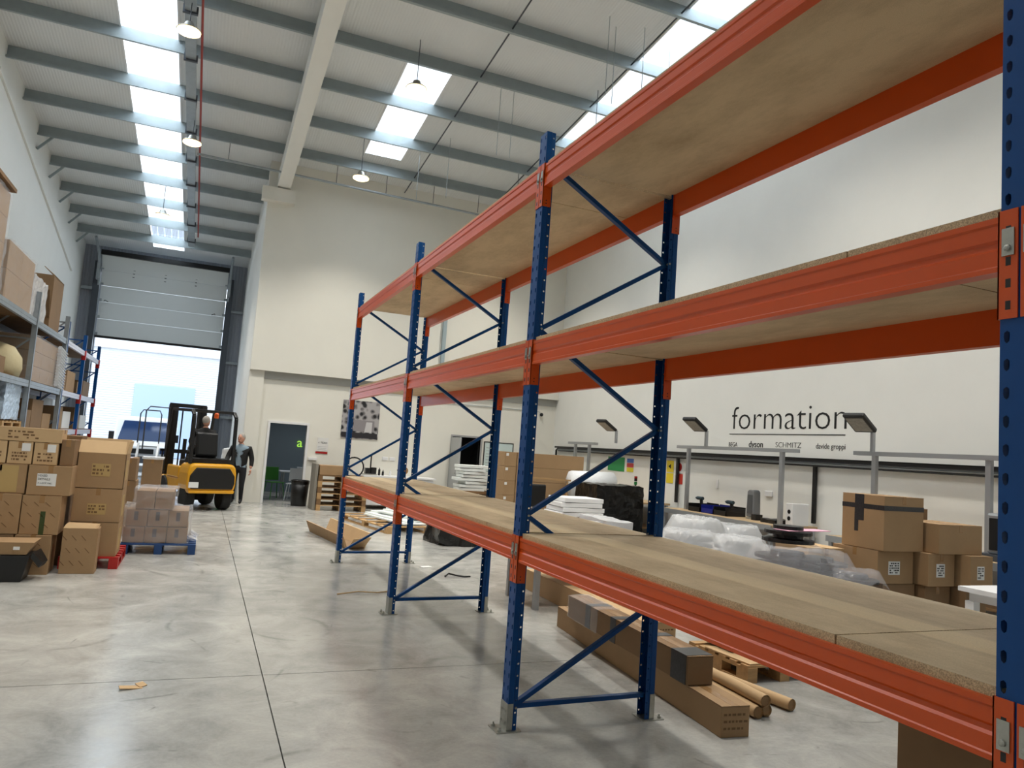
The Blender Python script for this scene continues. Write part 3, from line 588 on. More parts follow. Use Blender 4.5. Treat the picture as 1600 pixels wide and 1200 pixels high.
# cartons further back
for i, (x0, x1, y, z0, z1) in enumerate(((-3.04, -2.80, 12.0, 0, .48), (-3.06, -2.82, 12.0, .485, .86), (-3.05, -2.84, 12.0, .865, 1.22), (-3.42, -3.08, 12.1, 0, .7))):
    carton('carton', ['lowest carton of the slim stack behind the blue pallet', 'middle carton of the slim stack behind the blue pallet', 'top carton of the slim stack behind the blue pallet', 'single wider carton left of the slim stack'][i], x0, x1, y, y + .5, z0, z1, m_carton3, 'y')
for i, (x0, x1, z0, z1) in enumerate(((-2.92, -2.58, 0, .50), (-2.94, -2.60, .505, 1.10))):
    carton('carton', ['lower dark carton by the left side of the forklift', 'upper dark carton by the left side of the forklift'][i], x0, x1, 15.0, 15.5, z0, z1, m_carton3, 'y')
tag(MB().crumple(-2.96, -2.58, 14.98, 15.52, 1.10, 1.14, 6, .012, 9, 3).build('plastic_cover', m_film2), 'white plastic cover on the dark cartons by the forklift', 'plastic sheet')
# blue pallet with film wrapped cartons
pallet('pallet', 'blue pallet carrying the film wrapped carton pyramid', -2.81, -1.86, 10.12, 11.12, mat('pallet_blue', (.10, .25, .45), .55, var=.1))
t = thing('wrapped_load', 'clear film wrapped pyramid of brown cartons on the blue pallet', 'wrapped load', (-2.4, 10.5, .14))
mk = mat('dark_box_mark', (.16, .14, .14), .6)
for z0, z1, xs_ in ((.145, .365, (-2.80, -2.53, -2.25, -1.98)), (.37, .60, (-2.78, -2.51, -2.25, -1.99)), (.605, .86, (-2.68, -2.44, -2.20))):
    for a, c in zip(xs_, xs_[1:]):
        for y in (10.2, 10.58): o = MB().box(a + .004, c - .004, y, y + .36, z0, z1 - .004).build('carton', m_carton3, t, bevel=.006)
        if z0 < .6: face_marks(o, 'mark', mk, a + .10, a + .15, 10.2, z0 + .08, z1 - .03, 'patch')
b = MB(); b.crumple(-2.84, -1.95, 10.17, 10.98, .15, .62, 14, .022, 8, 11); b.crumple(-2.71, -2.17, 10.17, 10.97, .61, .89, 10, .02, 8, 12); b.build('film', m_film, t)
b = MB()
for i in range(9): b.obox((-1.93 + .02 * (i % 3), 10.2 + .09 * i, .2 + .02 * (i % 2)), (.12, .10, .012), (random.uniform(-.6, .6), random.uniform(.3, .9), 0))
b.build('film_tail', m_film, t)
# step ladder with hand hoop
t = thing('platform_steps', 'aluminium platform steps with hand hoop standing behind the cartons', 'step ladder', (-3.2, 19.6, 0))
for x in (-3.42, -2.96):
    MB().bar((x, 19.2, 0), (x + .03, 19.9, 1.30), .05, .03).build('stile', m_alu, t); MB().bar((x, 20.5, 0), (x + .03, 19.95, 1.30), .04, .03).build('rear_leg', m_alu, t)
for i in range(5): z = .22 + .25 * i; MB().box(-3.42, -2.93, 19.22 + .53 * z, 19.40 + .53 * z, z - .015, z + .015).build('tread', m_alu, t)
MB().tube([(-3.42, 19.9, 1.3), (-3.42, 19.95, 2.05), (-3.36, 19.97, 2.15), (-2.98, 19.97, 2.15), (-2.93, 19.95, 2.05), (-2.93, 19.9, 1.3)], .016, 8).build('hand_hoop', m_dark, t)
# ------------------------------------------------------------------ forklift (front = +y in its own frame)
fk = thing('forklift', 'yellow counterbalance forklift seen from behind with black rear panel', 'forklift', (-1.66, 16.35, 0), .335)
def fp(b, name, m, par=fk, **k): return b.build(name, m, par, local=True, **k)
b = MB(); b.prism([(-.50, .42), (-.53, .55), (-.53, .80), (-.50, .96), (-.42, 1.02), (.42, 1.02), (.50, .96), (.53, .80), (.53, .55), (.50, .42)], 'y', -.12, .50); cw = fp(b, 'counterweight', m_yellow, bevel=.05)
b = MB(); b.prism([(-.45, .47), (-.49, .60), (-.48, .76), (-.36, .93), (.36, .93), (.48, .76), (.49, .60), (.45, .47)], 'y', -.15, -.10); fp(b, 'rear_panel', m_black, bevel=.02)
b = MB(); b.prism([(-.48, .38), (.48, .38), (.50, .44), (-.50, .44)], 'y', -.15, .45); fp(b, 'lower_band', m_yellow, bevel=.01)
fp(MB().box(-.52, .52, .50, 1.75, .40, .66), 'chassis', m_yellow, bevel=.03)
fp(MB().box(-.53, -.40, .5, 1.3, .66, .92), 'side_cover', m_yellow, bevel=.03); fp(MB().box(.40, .53, .5, 1.3, .66, .92), 'side_cover', m_yellow, bevel=.03)
fp(MB().box(-.40, .40, .15, .95, .66, 1.06), 'engine_hood', m_black, bevel=.05)
st = fp(MB().box(-.26, .26, .45, .95, 1.06, 1.18), 'seat', m_black, bevel=.05); fp(MB().obox((0, .44, 1.42), (.48, .12, .55), (-.15, 0, 0)), 'seat_back', m_black, st, bevel=.05)
b = MB()
for x in (-.46, .46):
    b.bar((x, .02, 1.0), (x, .06, 2.05), .07, .06, (0, 1, 0)); b.bar((x, .06, 2.05), (x, .2, 2.16), .07, .06); b.bar((x, .2, 2.16), (x, 1.45, 2.18), .07, .06); b.bar((x, 1.45, 2.18), (x, 1.72, .75), .06, .06, (0, 1, 0))
for i in range(7): y = .2 + .2 * i; b.bar((-.46, y, 2.17), (.46, y, 2.17), .035, .045)
fp(b, 'overhead_guard', m_black, bevel=.008)
fp(MB().lathe([(.0, 0), (.05, 0), (.05, .09), (.03, .12), (0, .12)], (.1, .3, 2.02), 10), 'beacon', mat('orange_lens', (.85, .35, .08), .3))
b = MB()
for x in (-.36, .36): b.box(x - .06, x + .06, 1.82, 1.98, .06, 2.30)
for x in (-.27, .27): b.box(x - .035, x + .035, 1.84, 1.96, .1, 2.25)
for z in (.3, 1.15, 2.24): b.box(-.42, .42, 1.86, 1.94, z, z + .09)
b.tube([(.0, 1.9, .2), (.0, 1.9, 1.5)], .045, 10); b.tube([(.12, 1.9, 2.2), (.12, 1.9, .6)], .018, 6); b.tube([(-.12, 1.9, 2.2), (-.12, 1.9, .6)], .018, 6)
fp(b, 'mast', m_black)
b = MB(); b.box(-.5, .5, 2.0, 2.05, .12, .24); b.box(-.5, .5, 2.0, 2.05, .5, .6); 
for i in range(5): b.box(-.46 + .22 * i, -.43 + .22 * i, 2.0, 2.03, .5, 1.2)
b.box(-.5, .5, 2.0, 2.03, 1.18, 1.24); fp(b, 'load_backrest', m_black)
b = MB(); b.tube([(-.42, 1.88, 2.2), (-.85, 1.9, 2.2), (-.93, 1.9, 2.1), (-.93, 1.9, 1.2)], .016, 6); fp(b, 'hose_guard', m_dark)
for x in (-.28, .28):
    b = MB(); b.box(x - .05, x + .05, 2.05, 2.10, .06, .6); b.box(x - .05, x + .05, 2.05, 3.1, .05, .09); fp(b, 'fork', m_dark)
for x, y, r in ((-.40, .22, .26), (.40, .22, .26), (-.45, 1.45, .33), (.45, 1.45, .33)):
    wv = fp(MB().lathe([(r * .55, -.10), (r * .95, -.10), (r, -.07), (r, .07), (r * .95, .10), (r * .55, .10)], (x, y, r), 20, 'x'), 'wheel', m_rubber); fp(MB().lathe([(.02, -.085), (r * .55, -.085), (r * .55, .085), (.02, .085)], (x, y, r), 12, 'x'), 'hub', m_yellow, wv)
b = MB(); b.tube([(.2, 1.35, .7), (.0, 1.15, 1.25)], .025, 8); b.tube([(.17 * math.cos(2 * PI * i / 16), 1.12 + .12 * math.sin(2 * PI * i / 16), 1.27 + .11 * math.sin(2 * PI * i / 16)) for i in range(17)], .014, 6); fp(b, 'steering_wheel', m_black)
fp(MB().crumple(-.42, .42, .0, .5, 1.02, 1.12, 8, .03, 5, 21), 'coat', mat('black_cloth', (.05, .05, .055), .85))
fp(MB().box(-.50, -.30, -.16, -.13, .5, .62), 'number_plate', m_paper)
# ------------------------------------------------------------------ people
m_skin = mat('skin', (.74, .54, .45), .55); m_hair = mat('grey_hair', (.62, .60, .57), .8, var=.2, vscale=40); m_jack = mat('black_jacket', (.045, .045, .05), .8); m_shirt = mat('blue_grey_shirt', (.52, .60, .66), .8, var=.05); m_trous = mat('dark_trousers', (.06, .065, .09), .85); m_shoe = mat('black_shoe', (.04, .04, .04), .5)
def skin_body(name, joints, edges, parent, mats, pick, sub=2):
    me = bpy.data.meshes.new(name); me.from_pydata([j[0] for j in joints], edges, []); o = bpy.data.objects.new(name, me); COL.objects.link(o)
    sk = o.modifiers.new('skin', 'SKIN'); sk.use_smooth_shade = True; ly = me.skin_vertices[0]
    for i, j in enumerate(joints): ly.data[i].radius = j[1] if isinstance(j[1], tuple) else (j[1], j[1]); ly.data[i].use_root = (i == 0)
    o.modifiers.new('sub', 'SUBSURF').levels = sub; o.modifiers['sub'].render_levels = sub
    dg = bpy.context.evaluated_depsgraph_get(); dg.update(); me2 = bpy.data.meshes.new_from_object(o.evaluated_get(dg)); bpy.data.objects.remove(o)
    me2.materials.clear()
    for m in mats: me2.materials.append(m)
    for p in me2.polygons: p.material_index = pick(p.center); p.use_smooth = True
    o = bpy.data.objects.new(name, me2); COL.objects.link(o); o.parent = parent; return o
def head(parent, c, face, sc=1.0):
    """head with nose, eyes, ears, mouth; face = rotation about z (0 looks to -y), hair as a cap"""
    M = Matrix.Translation(c) @ Matrix.Rotation(face, 4, 'Z') @ Matrix.Scale(sc, 4)
    def put(b, name, m, par, smooth=True):
        b.v = [tuple(M @ Vector(v)) for v in b.v]; return b.build(name, m, par, local=True, smooth=smooth)
    b = MB(); b.ball((0, 0, 0), .1, 16, (.78, .95, 1.18)); b.ball((0, -.045, -.06), .06, 12, (.85, .8, .9)); b.ball((0, -.097, -.01), .016, 8, (.8, 1.2, 1.5)); b.ball((.078, 0, -.005), .022, 8, (.4, .8, 1.3)); b.ball((-.078, 0, -.005), .022, 8, (.4, .8, 1.3))
    h = put(b, 'head', m_skin, parent)
    b = MB(); b.ball((.032, -.086, .012), .010, 8); b.ball((-.032, -.086, .012), .010, 8); put(b, 'eyes', m_ink, h)
    b = MB(); b.ball((0, -.09, -.065), .018, 8, (1.3, .4, .35)); put(b, 'mouth', mat('lips', (.55, .33, .30), .5), h)
    b = MB(); b.ball((0, .018, .028), .103, 16, (.82, .95, 1.05)); b.v = [(x, max(y, -.058 + .3 * max(0, .06 - z)), max(z, -.05)) for x, y, z in b.v]; put(b, 'hair', m_hair, parent)
    return h
def hand(parent, wrist, direc, palm_n, sc=1.0):
    d = Vector(direc).normalized(); nrm = Vector(palm_n).normalized(); s_ = d.cross(nrm).normalized(); w0 = Vector(wrist); J = [(tuple(w0), .020)]; E = []
    J.append((tuple(w0 + d * .05), (.034, .016))); E.append((0, 1))
    for i, (off, ln) in enumerate(((-.030, .060), (-.010, .070), (.010, .066), (.030, .052))):
        k = len(J); J.append((tuple(w0 + d * .09 + s_ * off), .010)); J.append((tuple(w0 + d * (.09 + ln * .55) + s_ * off * 1.1 + nrm * .012), .009)); J.append((tuple(w0 + d * (.09 + ln * .85) + s_ * off * 1.1 + nrm * .035), .008)); E += [(1, k), (k, k + 1), (k + 1, k + 2)]
    k = len(J); J.append((tuple(w0 + d * .04 - s_ * .038 + nrm * .01), .011)); J.append((tuple(w0 + d * .075 - s_ * .055 + nrm * .022), .009)); E += [(1, k), (k, k + 1)]
    return skin_body('hand', J, E, parent, [m_skin], lambda c: 0, 1)
pr = thing('person', 'person in open black jacket and pale blue shirt walking beside the forklift', 'person', (-1.0, 18.2, 0), -.25)
J = [((0, 0, .90), (.15, .11)), ((0, .0, 1.10), (.15, .10)), ((0, .0, 1.33), (.17, .11)), ((0, -.01, 1.43), .06), ((0, -.03, 1.52), .055),
     ((.10, 0, .84), (.10, .10)), ((.10, -.05, .47), .068), ((.10, .02, .09), .047), ((.11, -.13, .04), (.042, .035)),
     ((-.10, 0, .84), (.10, .10)), ((-.11, .03, .47), .068), ((-.12, .15, .10), .047), ((-.13, .02, .04), (.042, .035)),
     ((.20, 0, 1.37), .062), ((.27, .02, 1.10), .050), ((.28, -.06, .87), .036), ((-.20, 0, 1.37), .062), ((-.29, -.02, 1.12), .050), ((-.27, -.22, 1.00), .036)]
E_ = [(0, 1), (1, 2), (2, 3), (3, 4), (0, 5), (5, 6), (6, 7), (7, 8), (0, 9), (9, 10), (10, 11), (11, 12), (2, 13), (13, 14), (14, 15), (2, 16), (16, 17), (17, 18)]
skin_body('body', J, E_, pr, [m_trous, m_shirt, m_skin, m_shoe], lambda c: 3 if c.z < .075 else (0 if c.z < .92 and abs(c.x) < .235 else (2 if c.z > 1.46 or abs(c.x) > .24 else 1)))
JJ = [((0, .0, .84), (.19, .15)), ((0, .0, 1.10), (.19, .145)), ((0, .0, 1.34), (.20, .14)), ((.20, .01, 1.37), .075), ((.275, .02, 1.10), .064), ((.285, -.045, .91), .05), ((-.20, .01, 1.37), .075), ((-.295, -.02, 1.12), .064), ((-.277, -.18, 1.02), .05)]
jk = skin_body('jacket', JJ, [(0, 1), (1, 2), (2, 3), (3, 4), (4, 5), (2, 6), (6, 7), (7, 8)], pr, [m_jack], lambda c: 0)
bm = bmesh.new(); bm.from_mesh(jk.data); bmesh.ops.delete(bm, geom=[f for f in bm.faces if f.calc_center_median().y < -.045 and abs(f.calc_center_median().x + .01) < .06], context='FACES'); bm.to_mesh(jk.data); bm.free()
head(pr, (-.01, -.045, 1.60), -.35); hand(pr, (.283, -.065, .86), (0, -.15, -1), (-1, 0, 0)); hand(pr, (-.268, -.225, 1.0), (.1, -1, -.15), (0, 0, -1))
dv = thing('person', 'person in dark clothes seated driving the yellow forklift', 'person', (-1.66, 16.35, 0), .335)
J = [((0, .62, 1.25), (.16, .13)), ((0, .58, 1.45), (.16, .11)), ((0, .60, 1.68), (.18, .11)), ((0, .61, 1.78), .06), ((0, .62, 1.86), .055), ((.12, .72, 1.24), .085), ((.14, 1.1, 1.22), .065), ((.14, 1.2, .80), .05), ((-.12, .72, 1.24), .085), ((-.14, 1.1, 1.22), .065), ((-.14, 1.2, .80), .05), ((.20, .62, 1.72), .065), ((.25, .78, 1.48), .05), ((.14, 1.02, 1.38), .036), ((-.20, .62, 1.72), .065), ((-.25, .78, 1.48), .05), ((-.14, 1.02, 1.38), .036)]
skin_body('body', J, [(0, 1), (1, 2), (2, 3), (3, 4), (0, 5), (5, 6), (6, 7), (0, 8), (8, 9), (9, 10), (2, 11), (11, 12), (12, 13), (2, 14), (14, 15), (15, 16)], dv, [m_trous, m_jack, m_skin], lambda c: 2 if c.z > 1.80 else (0 if c.z < 1.27 else 1))
head(dv, (0, .60, 1.94), 2.2, .95); hand(dv, (.14, 1.02, 1.38), (-.2, 1, 0), (0, 0, -1)); hand(dv, (-.14, 1.02, 1.38), (.2, 1, 0), (0, 0, -1))
# ------------------------------------------------------------------ back wall: doorway, canteen, notices
struct(MB().box(D1[0] - .06, D1[0], YB - .03, YB + .17, 0, D1[2] + .06).box(D1[1], D1[1] + .06, YB - .03, YB + .17, 0, D1[2] + .06).box(D1[0], D1[1], YB - .03, YB + .17, D1[2], D1[2] + .06).build('door_2', m_white))
m_cant = mat('grey_blue_canteen_wall', (.42, .48, .52), .7)
struct(MB().box(-.8, 3.2, 23.0, 23.1, 0, 2.6).box(3.1, 3.2, YB + .15, 23, 0, 2.6).box(-.92, -.82, YB + .15, 23, 0, 2.6).box(-.8, 3.2, YB + .15, 23, 2.6, 2.7).build('wall_canteen', m_cant))
text_obj('lettering', 'a', .42, mat('green_sign', (.70, .95, .35), .5, emit=.6), None, (.86, 22.97, 1.42), (1, 0, 0), (0, 0, 1), extrude=.01)
o = SC.objects['lettering']; tag(o, 'green letter a on the canteen wall beyond the doorway', 'sign')
cl_ = thing('ceiling_light', 'lit panel lamp on the canteen ceiling beyond the doorway', 'lamp', (1.0, 21.0, 2.56)); MB().box(.4, 1.6, 20.85, 21.15, 2.56, 2.6).build('housing', m_white, cl_); MB().box(.42, 1.58, 20.87, 21.13, 2.555, 2.56).build('diffuser', mat('lit_panel', (1, 1, 1), .4, emit=2.5), cl_)
area('canteen_light', (1.0, 21.0, 2.54), (0, 0, 0), 1.1, .25, 14, (1, 1, 1))
def chair(label, x, y, rz, m, group=None):
    t = thing('canteen_chair', label, 'chair', (x, y, 0), rz, group)
    MB().box(-.2, .2, -.2, .2, .44, .465).build('seat', m, t, local=True, bevel=.01); MB().obox((0, .2, .68), (.4, .025, .36), (-.15, 0, 0)).build('backrest', m, t, local=True, bevel=.01)
    for sx in (-1, 1):
        for sy in (-1, 1): MB().tube([(sx * .16, sy * .16, .44), (sx * .21, sy * .21, 0)], .013, 6).build('leg', m, t, local=True)
    return t
chair('green canteen chair inside the doorway', .05, 20.2, .4, mat('green_plastic', (.20, .50, .15), .4)); mw = mat('white_plastic', (.80, .82, .84), .4)
chair('white canteen chair nearest the doorway', .55, 19.9, -.3, mw); chair('white canteen chair across the table', 1.0, 21.4, 2.8, mw)
t = thing('canteen_table', 'pale canteen table beyond the doorway', 'table', (.75, 20.7, 0)); MB().box(.2, 1.4, 20.35, 21.1, .72, .75).build('table_top', mw, t)
for x in (.3, 1.3):
    for y in (20.45, 21.0): MB().tube([(x, y, .72), (x, y, 0)], .02, 6).build('leg', m_alu, t)
struct(MB().box(D3[0] - .05, D3[0], YB - .02, YB + .17, 0, D3[2] + .05).box(D3[1], D3[1] + .05, YB - .02, YB + .17, 0, D3[2] + .05).box(D3[0], D3[1], YB - .02, YB + .17, D3[2], D3[2] + .05).build('door_3', mat('grey_door_frame', (.62, .62, .62), .5)))
dl = MB().obox((D3[0] - .02, YB - .40, 1.02), (.045, .80, 2.03)).build('door_leaf', mat('grey_door', (.66, .67, .67), .45), SC.objects['door_3']); MB().tube([(D3[0] - .09, YB - .70, 1.05), (D3[0] - .09, YB - .58, 1.05)], .012, 6).build('handle', m_zinc, dl)
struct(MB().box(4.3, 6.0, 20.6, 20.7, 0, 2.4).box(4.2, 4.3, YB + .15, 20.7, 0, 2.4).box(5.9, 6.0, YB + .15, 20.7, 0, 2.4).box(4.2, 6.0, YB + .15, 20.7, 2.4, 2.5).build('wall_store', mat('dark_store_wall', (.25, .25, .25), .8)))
# poster: generic monochrome interior
def poster_mat():
    m = mat('monochrome_poster', (.4, .4, .4), .5); nt = m.node_tree; b = nt.nodes['Principled BSDF']; tc = nt.nodes.new('ShaderNodeTexCoord')
    v = nt.nodes.new('ShaderNodeTexVoronoi'); v.inputs['Scale'].default_value = 7; n = nt.nodes.new('ShaderNodeTexNoise'); n.inputs['Scale'].default_value = 5; n.inputs['Detail'].default_value = 8
    nt.links.new(tc.outputs['Object'], v.inputs[0]); nt.links.new(tc.outputs['Object'], n.inputs[0]); mx = nt.nodes.new('ShaderNodeMath'); mx.operation = 'MULTIPLY_ADD'; mx.inputs[1].default_value = .8
    nt.links.new(n.outputs[0], mx.inputs[0]); nt.links.new(v.outputs[0], mx.inputs[2]); r = nt.nodes.new('ShaderNodeValToRGB'); r.color_ramp.elements[0].position = .66; r.color_ramp.elements[0].color = (.01, .01, .012, 1); r.color_ramp.elements[1].position = 1.0; r.color_ramp.elements[1].color = (.40, .38, .38, 1)
    nt.links.new(mx.outputs[0], r.inputs[0]); nt.links.new(r.outputs[0], b.inputs['Base Color']); return m
t = thing('wall_poster', 'square black and white photo poster on the back wall', 'poster', (1.98, YB - .01, 1.8))
MB().box(1.48, 2.48, YB - .02, YB - .002, 1.80, 2.82).build('print', poster_mat(), t)
mg1, mg2, mg3 = (mat('poster_tone_%d' % i, c, .5) for i, c in enumerate(((.55, .53, .54), (.78, .77, .77), (.16, .15, .17))))
MB().box(1.80, 2.36, YB - .022, YB - .02, 2.00, 2.30).build('printed_wall', mg1, t); MB().hexa([(2.10, YB - .024, 1.98), (2.30, YB - .024, 1.98), (2.30, YB - .02, 1.98), (2.10, YB - .02, 1.98), (2.14, YB - .024, 2.26), (2.30, YB - .024, 2.26), (2.30, YB - .02, 2.26), (2.14, YB - .02, 2.26)]).build('printed_doorway', mg2, t); MB().box(1.50, 2.46, YB - .023, YB - .02, 1.82, 1.96).build('printed_floor', mg3, t)
t = thing('wall_notice', 'white safety notice with red footer beside the doorway', 'notice', (1.04, YB - .01, 1.34))
MB().box(.90, 1.18, YB - .012, YB - .002, 1.40, 1.76).build('sheet', m_paper, t); MB().box(.87, 1.18, YB - .014, YB - .002, 1.34, 1.39).build('red_footer', m_red, t); text_obj('heading', '< TEAM', .07, m_ink, t, (.92, YB - .0125, 1.60), (1, 0, 0), (0, 0, 1), .23)
for i in range(3): MB().box(.92, 1.14, YB - .013, YB - .012, 1.44 + .04 * i, 1.445 + .04 * i).build('text_line', mat('grey_print', (.5, .5, .5), .6), t)
for x, q in ((2.66, 'closer to'), (2.86, 'further from')): tag(MB().box(x, x + .15, YB - .02, YB, 1.27, 1.36).build('wall_socket', m_white, bevel=.006), 'white double wall socket over the counter, %s the poster' % q, 'socket', 'sockets on the back wall')
tag(MB().box(.70, .92, YB - .06, YB, 1.16, 1.22).build('cable_duct_cover', m_white), 'short white duct cover on the wall under the notice', 'duct')
b = MB(); b.box(4.02, 4.12, YB - .26, YB - .165, 3.38, 6.4); tag(b.build('down_pipe', mat('grey_blue_pipe', (.62, .68, .70), .5)), 'square grey downpipe on the upper back wall behind the rack', 'pipe')
t = thing('whiteboard', 'whiteboard with black frame beside the grey door', 'whiteboard', (6.03, YB - .01, .9)); MB().box(5.60, 6.48, YB - .02, YB - .002, .98, 1.96).build('board', mat('whiteboard_face', (.80, .86, .85), .25), t)
for q in ((5.58, 6.50, 1.96, 1.985), (5.58, 6.50, .955, .98), (5.58, 5.605, .96, 1.98), (6.475, 6.50, .96, 1.98)): MB().box(q[0], q[1], YB - .028, YB - .002, q[2], q[3]).build('frame', m_black, t)
for i in range(9): MB().box(5.66, 5.66 + .2 + .08 * (i % 3), YB - .022, YB - .0195, 1.12 + .085 * i, 1.13 + .085 * i).build('writing', mat('grey_print', (.5, .5, .5), .6), t)
t = thing('security_camera', 'black dome security camera with cable on the back wall', 'camera', (7.3, YB - .05, 2.9)); MB().ball((7.31, YB - .07, 2.90), .055, 12).build('dome', m_black, t); MB().lathe([(.05, 0), (.05, .05)], (7.31, YB - .05, 2.9), 10, 'y').build('mount', m_white, t); MB().tube([(7.29, YB - .02, 2.97), (7.15, YB - .02, 2.99), (4.2, YB - .02, 2.99)], .010, 6).build('cable', m_galv, t)
# bin, pallet stack, counter
t = thing('waste_bin', 'black round waste bin with liner beside the doorway', 'bin', (.50, 18.3, 0)); MB().lathe([(.0, 0), (.19, 0), (.225, .62), (.215, .62), (.18, .03), (0, .03)], (.50, 18.3, 0), 18).build('bin_body', m_black, t, smooth=True); b = MB(); b.lathe([(.228, .56), (.236, .60), (.235, .645), (.215, .65), (.20, .58)], (.50, 18.3, 0), 18); b.build('liner', m_bwrap, t)
for k in range(6): pallet('pallet', 'wooden pallet, %s in the stack beside the waste bin' % ('lowest', 'second up', 'third up', 'third from top', 'second from top', 'topmost')[k], .78, 1.98, 17.2, 18.2, m_wood if k % 2 == 0 else m_wood2, .142 * k, group='stacked wooden pallets')
carton('carton', 'wide plain carton lying on the pallet stack', .80, 1.42, 17.25, 17.8, .86, 1.09, m_carton, 'x')
tag(MB().box(.70, .765, 17.25, 18.0, 0, 1.12).build('leaning_board', mat('weathered_board', (.52, .50, .46), .8), bevel=.004), 'grey board leaning by the pallet stack', 'board')
t = thing('back_counter', 'white counter along the back wall behind the rack end', 'counter', (3.0, 18.45, 0)); MB().box(2.05, 4.0, 18.05, 18.78, .83, .87).build('worktop', m_white, t); MB().box(2.1, 3.95, 18.1, 18.75, .1, .83).build('cabinet', m_white, t)
for x in (2.1, 2.72, 3.34): MB().box(x + .01, x + .60, 18.085, 18.1, .12, .81).build('door', m_white, t)
t = thing('franking_machine', 'small black desk machine with upright stem on the white counter', 'machine', (2.28, 18.4, .87)); MB().box(2.08, 2.44, 18.3, 18.5, .87, .90).build('base', m_zinc, t); MB().box(2.14, 2.26, 18.3, 18.5, .90, 1.05).build('block', m_black, t); MB().box(2.28, 2.42, 18.3, 18.5, .90, 1.07).build('block', m_black, t); MB().box(2.26, 2.29, 18.38, 18.41, .9, 1.42).build('stem', m_black, t)
t = thing('tape_gun', 'brown tape dispenser at the end of the white counter', 'tape dispenser', (3.2, 18.4, .87)); MB().lathe([(.05, -.03), (.10, -.03), (.10, .03), (.05, .03)], (3.2, 18.4, 1.03), 14, 'y').build('roll', m_tape, t); MB().box(3.0, 3.2, 18.38, 18.42, 1.02, 1.05).build('handle', m_black, t); MB().box(3.16, 3.24, 18.36, 18.44, .87, .95).build('foot', m_carton3, t)
for i, x in enumerate((2.52, 2.62, 2.82)): b = MB(); b.lathe([(.03, 0), (.03, .10 + .05 * (i == 0)), (.012, .12 + .05 * (i == 0)), (.012, .15 + .05 * (i == 0))], (x, 18.4, .87), 10); tag(b.build('bottle', m_black if i < 2 else m_white), ['taller black bottle on the counter next to the desk machine', 'short black bottle on the counter', 'small white bottle on the counter'][i], 'bottle')
# pallet with white panels, carton, bag, scraps
pallet('pallet', 'wide wooden pallet carrying white foam panels behind the rack', 1.30, 3.10, 13.1, 15.6, m_wood, rz=.18)
for i in range(6): tag(MB().obox((1.95 + .1 * i, 14.2 + .12 * (i % 3), .165 + .034 * i), (.5 + .1 * (i % 2), 1.9 - .15 * i, .03), (0, 0, .22 + .05 * i)).build('polystyrene_sheet', mat('white_foam', (.90, .92, .91), .7)), 'white polystyrene sheet, %s on the wide pallet' % ('lowest', 'second up', 'third up', 'third from top', 'second from top', 'topmost')[i], 'sheet', 'white foam panels')
t = thing('open_carton', 'long flattened open carton on the floor at the far rack frame', 'box', (.5, 12.0, 0))
b = MB(); b.hexa([(.40, 10.9, 0), (.70, 11.0, 0), (.42, 13.2, 0), (.12, 13.1, 0), (.40, 10.9, .02), (.70, 11.0, .02), (.42, 13.2, .02), (.12, 13.1, .02)]); b.build('base', m_carton3, t)
MB().hexa([(.68, 11.0, 0), (.71, 11.0, 0), (.43, 13.2, 0), (.40, 13.2, 0), (.76, 11.0, .25), (.79, 11.0, .25), (.51, 13.2, .25), (.48, 13.2, .25)]).build('side_flap', m_carton2, t); MB().hexa([(.10, 13.1, 0), (.13, 13.1, 0), (.41, 10.9, 0), (.38, 10.9, 0), (.02, 13.1, .2), (.05, 13.1, .2), (.33, 10.9, .2), (.30, 10.9, .2)]).build('side_flap', m_carton, t); MB().hexa([(.42, 10.9, .02), (.70, 11.0, .02), (.70, 11.02, .02), (.42, 10.92, .02), (.44, 10.6, .2), (.74, 10.7, .22), (.74, 10.72, .22), (.44, 10.62, .2)]).build('end_flap', m_carton2, t)
b = MB(); b.crumple(2.1, 3.0, 11.4, 12.2, 0, .34, 10, .10, 4, 5); tag(b.build('refuse_bag', m_bwrap), 'heap of black plastic film on the floor beyond the rack', 'plastic film')
tag(MB().obox((1.24, 9.25, .004), (.16, .09, .006), (0, 0, .3)).build('paper_scrap', m_paper), 'white paper scrap on the floor under the rack', 'paper')
b = MB(); b.tube([(1.28, 8.45, .012), (1.36, 8.55, .03), (1.44, 8.47, .02), (1.55, 8.43, .01), (1.64, 8.45, .008)], .012, 6); tag(b.build('strap_end', m_black), 'curled end of black strapping on the floor', 'strap')
b = MB(); b.tube([(-.35, 7.35, .008), (-.1, 7.42, .02), (.12, 7.40, .012), (.3, 7.5, .008)], .008, 6); tag(b.build('cardboard_strip', m_carton2), 'thin curved cardboard strip on the floor by the middle frame', 'cardboard')
b = MB(); b.obox((-2.21, 4.38, .008), (.14, .05, .006), (.1, .1, .2)); b.obox((-2.15, 4.42, .012), (.06, .05, .005), (.3, 0, .8)); tag(b.build('torn_card', m_carton2), 'torn bit of card on the open floor', 'cardboard')
